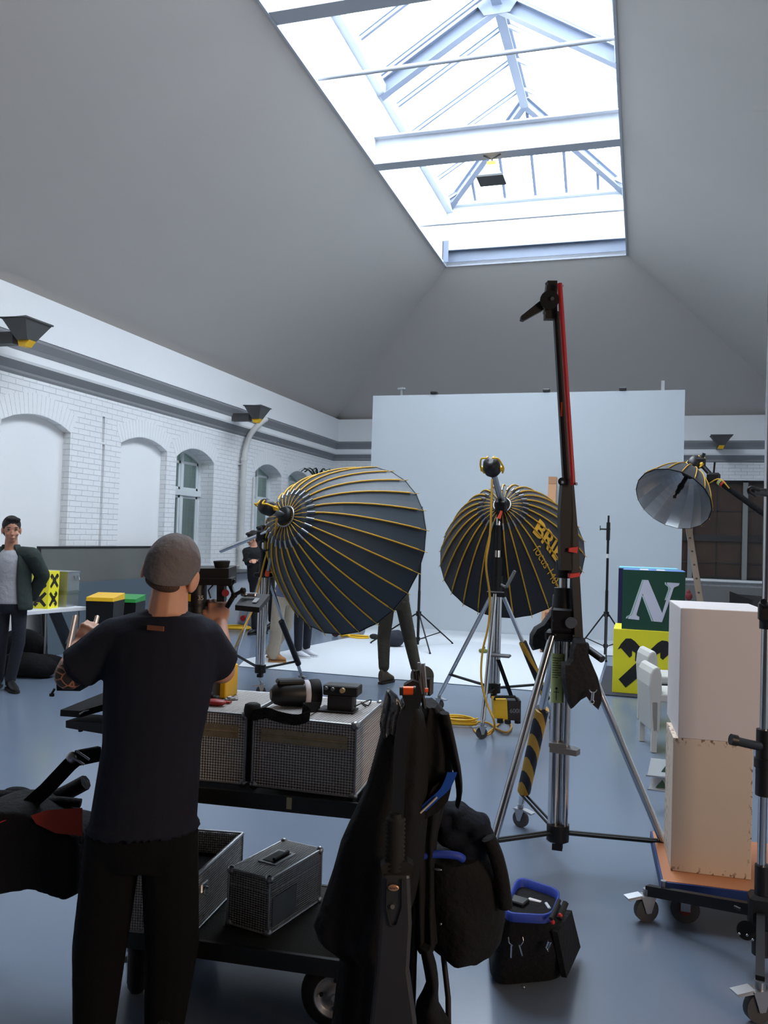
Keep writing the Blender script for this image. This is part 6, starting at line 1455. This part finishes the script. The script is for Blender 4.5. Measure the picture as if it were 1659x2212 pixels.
# ------------------------------------------------------------------ table, boxes and bins at the left wall
zt2 = .74
ta, tb2 = onZ(40, 1323, zt2), onZ(189, 1311, zt2)
t = empty('white_table', (ta+tb2)/2, 'white trestle table with thin metal legs at the left wall', 'table')
uu = (tb2-ta).normalized(); vv = V(-uu.y, uu.x, 0); tb0 = ta-uu*.3; tb1 = tb2; wd = .62
part('tabletop', MB().prism([tb0, tb1, tb1+vv*wd, tb0+vv*wd], (0, 0, -.035)), mat('white_laminate', (222, 224, 230), .4), t)
for q in (.06, .94):
    for b in (.06, wd-.06):
        p = tb0.lerp(tb1, q)+vv*b-V(0, 0, .035)
        part('leg', MB().tube([p, V(p.x, p.y, .005)], .012, 8), steel, t)
part('leg_brace', MB().tube([tb0.lerp(tb1, .94)+vv*.06-V(0, 0, .1), V(*(tb0.lerp(tb1, .99)+vv*.3).xy, .3)], .008, 6), steel, t)
# two small yellow cubes
cc = onZ(103, 1315.5, zt2); e1 = onZ(76, 1309.5, zt2); e2 = onZ(131, 1311.5, zt2)
cs = .205
f1 = (e2-cc).normalized(); f2 = V(-f1.y, f1.x, 0)
for i, (lab, dxy) in enumerate((('small yellow cube with crossed mark, lower of the two on the white table', 0), ('small yellow cube with crossed mark, upper of the two on the white table', .006))):
    z0 = zt2+i*cs; o_ = cc+f1*dxy; o_ = V(o_.x, o_.y, z0)
    t = empty('small_display_cube', o_+f1*cs/2+f2*cs/2, lab, 'cube', 'small yellow cubes')
    part('cube_body', MB().prism([o_, o_+f1*cs, o_+f1*cs+f2*cs, o_+f2*cs], (0, 0, cs)), cubey2, t)
    part('printed_mark', cross_mark(o_, f1, (0, 0, 1), -f2, cs, 0 if i else -math.pi/2), inkb, t)
    part('printed_mark', cross_mark(o_+f2*cs, -f2, (0, 0, 1), -f1, cs, math.pi/2 if not i else -math.pi/2), inkb, t)
# aluminium boxes behind
oc = onZ(147, 1312, zt2); ow = .255
oc = V(oc.x, oc.y, zt2)+f2*.02
for i, (h0, h1, lab) in enumerate(((0, .155, 'aluminium transport box, lower of the two behind the small yellow cubes'), (.157, .40, 'aluminium transport box with handle, upper of the two behind the small yellow cubes'))):
    t = empty('transport_box', oc+f1*ow/2+V(0, 0, h0), lab, 'box', 'aluminium boxes')
    part('box_body', MB().prism([oc+V(0, 0, h0), oc+f1*ow+V(0, 0, h0), oc+f1*ow+f2*.42+V(0, 0, h0), oc+f2*.42+V(0, 0, h0)], (0, 0, h1-h0)), alu, t)
    for z in (h0+.01, h1-.02) if i else (h1-.02,):
        part('box_rib', MB().prism([oc+V(0, 0, z)-f1*.006-f2*.006, oc+f1*(ow+.006)-f2*.006+V(0, 0, z), oc+f1*(ow+.006)+f2*.43+V(0, 0, z), oc-f1*.006+f2*.43+V(0, 0, z)], (0, 0, .018)), steel, t)
    if i:
        hc_ = oc+f1*ow*.68-f2*.008+V(0, 0, h1-.07)
        part('handle', MB().tube([hc_+f1*.045+V(0, 0, .02), hc_+f1*.045-V(0, 0, .03)-f2*.015, hc_-f1*.045-V(0, 0, .03)-f2*.015, hc_-f1*.045+V(0, 0, .02)], .007, 6), steel, t)
# bins
def bin_(x0, x1, ytop, d, col, label):
    a = onD(x0, ytop, d); b = onD(x1, ytop, d); w = (b-a).length; m = (a+b)/2; z = m.z; c = V(m.x, m.y, 0); u = (b-a); u.z = 0; u.normalize(); v = V(-u.y, u.x, 0)
    t = empty('waste_bin', c+v*.2, label, 'bin', 'waste bins')
    part('bin_body', MB().rings([[c+u*w*.42*p+v*(.2+.17*q)+V(0, 0, .005) for p, q in ((-1, -1), (1, -1), (1, 1), (-1, 1))], [c+u*w*.5*p+v*(.2+.2*q)+V(0, 0, z-.05) for p, q in ((-1, -1), (1, -1), (1, 1), (-1, 1))]], True, False), black, t)
    part('bin_lid', MB().rings([[c+u*w*.5*p+v*(.2+.21*q)+V(0, 0, z-.05) for p, q in ((-1, -1), (1, -1), (1, 1), (-1, 1))], [c+u*w*.5*p+v*(.2+.2*q)+V(0, 0, z-.01+.03*(q > 0)) for p, q in ((-1, -1), (1, -1), (1, 1), (-1, 1))]], True, False), col, t, bev=.01)
bin_(186, 246, 1289, 9.3, yellow, 'black waste bin with yellow lid beside the white table')
bin_(240, 294, 1292, 9.9, mat('green_plastic', (36, 140, 62), .45), 'black waste bin with green lid right of the yellow lidded bin')
# black bags on the floor below the table
def softbag(name, x, y, sx, sy, sz, label, yaw=0, m=None):
    p = onZ(x, y); mb = MB(); R = rotz(yaw)
    mb.ell(p+V(0, 0, sz*.5), (sx, sy, sz*.52), R, 16, 10).ell(p+R@V(-sx*.4, 0, sz*.45), (sx*.5, sy*.95, sz*.5), R).ell(p+R@V(sx*.45, 0, sz*.42), (sx*.5, sy*.9, sz*.46), R)
    for v in mb.v: v.z = max(v.z, .004)
    thing(name, mb, m or bagc, label, 'bag', remesh=.015, smooth=3)
softbag('equipment_bag', 55, 1462, .36, .16, .26, 'black equipment bag on the floor beside the standing man shoes', .2)
softbag('equipment_bag', 46, 1436, .3, .2, .42, 'larger black equipment bag piled behind the floor bag under the white table', .2)
softbag('equipment_bag', 96, 1452, .25, .16, .2, 'small black bag with silver zip on the floor under the white table', .3)
thing('dark_panel', MB().prism([onZ(112, 1425, 0)+V(0, .3, 0), onZ(140, 1425, 0)+V(0, .3, 0), onZ(132, 1320, .7)+V(0, .0, 0), onZ(105, 1320, .7)+V(0, .0, 0)], (-.03, .02, 0)), mat('dark_grey_panel', (48, 48, 50), .4), 'dark grey panel leaning under the white table', 'panel')

# worktop and clutter at the left wall behind the stand
wy = 12.6
ca = onX(478, 1250, XL+.75); cb_ = onX(556, 1240, XL+.75); 
t = empty('wall_counter', V(XL+.4, 13.4, 0), 'white counter with dark worktop at the left wall behind the chrome stand', 'counter')
wz = onD(520, 1241, 14.0).z
part('counter_body', MB().bb(XL+.03, XL+.62, 12.9, 14.55, 0, wz-.03), mat('off_white_counter', (190, 196, 204), .6), t)
part('worktop', MB().bb(XL+.02, XL+.72, 12.7, 14.6, wz-.03, wz), mat('dark_worktop', (60, 62, 66), .5), t)
t = empty('power_socket_box', V(XL+.9, 13.6, 0), 'grey power box with round red socket on the floor at the left wall', 'socket box')
sp_ = onZ(530, 1350); 
part('box_body', MB().bb(sp_.x-.13, sp_.x+.13, sp_.y, sp_.y+.15, .01, .42), mat('light_grey_box', (176, 180, 186), .5), t)
part('red_socket', MB().cyl(onY(528, 1335, sp_.y)+V(0, 0, 0), onY(528, 1335, sp_.y)+V(0, -.07, 0), .05), red, t, label='round red socket')
def coil(p, R_, r, n, label, m=None, name='cable_coil', lift=.012, wob=.25, plug=True):
    t = empty(name, V(p.x, p.y, 0), label, 'cable'); pts = []
    for i in range(n*18+1):
        a = 2*math.pi*i/18; rr = R_*(1-.12*math.sin(a*.31+i*.01)); pts.append(V(p.x+rr*math.cos(a)*1.15+.05*R_*math.sin(i*.13), p.y+rr*math.sin(a)*.8, r+.003+lift*i/18+.002*math.sin(i)))
    part('cable_loops', MB().tube(pts, r, 6), m or yellow, t)
    if plug: part('plug', MB().cyl(V(p.x-R_, p.y-R_*.3, .025), V(p.x-R_-.09, p.y-R_*.3-.03, .025), .02), rubber, t)
coil(onZ(508, 1360), .22, .012, 4, 'tangled yellow cable coil on the floor before the wall counter', wob=.3)
coil(onZ(992, 1566), .13, .008, 5, 'flat yellow cable coil on the floor beside the hanging jacket')
t = empty('extension_cable', V(*onZ(762, 1378).xy, 0), 'yellow extension cable bundle lying on the white floor sheet', 'cable')
q = onZ(762, 1378)
part('cable_bundle', MB().tube(spline([q+V(-.2, 0, .015), q+V(-.05, .1, .02), q+V(.2, .08, .02), q+V(.26, 0, .02), q+V(.15, -.1, .02), q+V(-.05, -.06, .03), q+V(.0, .04, .04), q+V(.25, .03, .04), q+V(.1, -.03, .05), q+V(-.08, .02, .04), q+V(-.22, 0, .02)], 5), .014, 6), yellow, t)
part('plug', MB().ell(q+V(-.3, 0, .045), (.06, .05, .045)), mat('dark_red_plug', (70, 32, 30), .5), t, label='dark red plug'); part('plug', MB().ell(q+V(.36, .0, .045), (.08, .045, .045)), rubber, t)
q = onZ(851, 1397); mb = MB().ell(q+V(0, 0, .12), (.16, .12, .13)).ell(q+V(.05, 0, .16), (.09, .09, .1))
for v in mb.v: v.z = max(v.z, .008)
t = thing('shoulder_bag', mb, mat('navy_blue_bag', (28, 34, 46), .8, bump=.4), 'small dark blue bag on the floor behind the olive trousers', 'bag', remesh=.015, smooth=2)
thing('floor_flower', MB().ell(onZ(1038, 1410)+V(0, 0, .035), (.03, .03, .025)).ell(onZ(1046, 1406)+V(0, 0, .05), .02).ell(onZ(1044, 1411)+V(0, 0, .035), (.075, .04, .034)), mat('green_yellow_tangle', (100, 110, 50), .7, var=.6, vscale=60), 'small green and yellow clipped plug bundle on the white floor sheet', 'plug', remesh=.012)

# power pack hanging on the middle stand
t = empty('power_pack', onD(1095, 1560, 7.1), 'yellow and black battery power pack hanging on the middle chrome stand', 'power pack')
def PP(x, y): return onD(x, y, 7.1)
part('pack_body', MB().prism([PP(1066, 1512), PP(1096, 1512), PP(1098, 1556), PP(1068, 1552)], CF*.16), yellow, t, bev=.008)
part('pack_side', MB().prism([PP(1096, 1513), PP(1126, 1514), PP(1125, 1558), PP(1097, 1556)], CF*.15), black, t, bev=.006)
part('pack_feet', MB().cyl(PP(1080, 1552), PP(1080, 1561), .026).cyl(PP(1097, 1555), PP(1097, 1563), .026).cyl(PP(1118, 1555), PP(1118, 1562), .026), rubber, t)
part('pack_handle', MB().tube([PP(1068, 1512), PP(1070, 1505), PP(1112, 1505), PP(1118, 1514)], .012, 8), rubber, t)
vs, fs = text_mesh('600i', .05, .001, .001)
for i in range(3): Mt2[i][3] = onD(1101, 1540, 7.09)[i]
part('pack_lettering', MB().add([Mt2@v for v in vs], fs), mat('grey_print', (110, 112, 116), .6), t)
part('hanging_strap', MB().band([PP(1076, 1425), PP(1092, 1470), PP(1106, 1508)], .035, .004, CR), blackcloth, t)
cb = onD(1041, 1590, 6.9)
P = [onD(x, y, d) for x, y, d in ((1063, 1035, 7.1), (1061, 1100, 7.05), (1058, 1160, 7.05), (1050, 1220, 7.05), (1058, 1290, 7.1), (1055, 1350, 7.1), (1042, 1410, 7.1), (1040, 1470, 7.05), (1052, 1520, 7.0), (1068, 1560, 6.95))]
P2 = [onZ(x, y, .012) for x, y in ((1062, 1583), (1040, 1588), (1024, 1575), (1030, 1560), (1055, 1562), (1075, 1575), (1095, 1582), (1105, 1568), (1090, 1556), (1070, 1570), (1052, 1585))]
thing('power_cable', MB().tube(spline(P+P2, 6), .0095, 6), mat('yellow_cable', (206, 156, 50), .5), 'long yellow cable falling from the upper flash head down to the floor', 'cable')
P = [onD(x, y, d) for x, y, d in ((598, 1120, 7.8), (592, 1160, 8.0), (575, 1200, 8.3), (560, 1260, 8.4), (548, 1310, 8.3))]+[onD(535, 1340, 8.2), onD(518, 1375, 8.2), onZ(500, 1420, .012), onZ(492, 1470, .012), onZ(482, 1500, .012)]
thing('power_cable', MB().tube(spline(P, 6), .01, 6), mat('yellow_cable', (206, 156, 50), .5), 'yellow cable running from the left flash head down past the chrome stand', 'cable')

# palm behind the large umbrella, on the wall ledge
pp_ = onD(688, 1030, 15.5); t = empty('potted_palm', V(pp_.x, pp_.y, 0), 'dark leafed palm showing above the large umbrella near the corner', 'plant')
lf = mat('dark_palm_leaf', (34, 44, 36), .6, var=.3)
for i in range(14):
    a = 2*math.pi*i/14; el = .35+.25*(i % 3); L_ = .42; q = pp_+V(0, 0, -.12); P = [q+V(math.cos(a)*L_*s*math.cos(el*s), math.sin(a)*L_*s, .32*math.sin(s*2.0)*(1-.25*s)) for s in (0, .25, .5, .75, 1)]
    part('palm_leaf', MB().band(P, .035, .003, V(-math.sin(a), math.cos(a), .2)), lf, t)
part('palm_stem', MB().tube([V(pp_.x, pp_.y, .3), pp_+V(0, 0, -.1)], .03, 8), mat('palm_bark', (80, 66, 52), .9), t)
part('flower_pot', MB().lathe(V(pp_.x, pp_.y, .002), (0, 0, 1), [(0, .14), (.3, .19), (.32, .2), (.32, .17), (.28, .16)], 20), mat('grey_flower_pot', (110, 108, 104), .7), t)
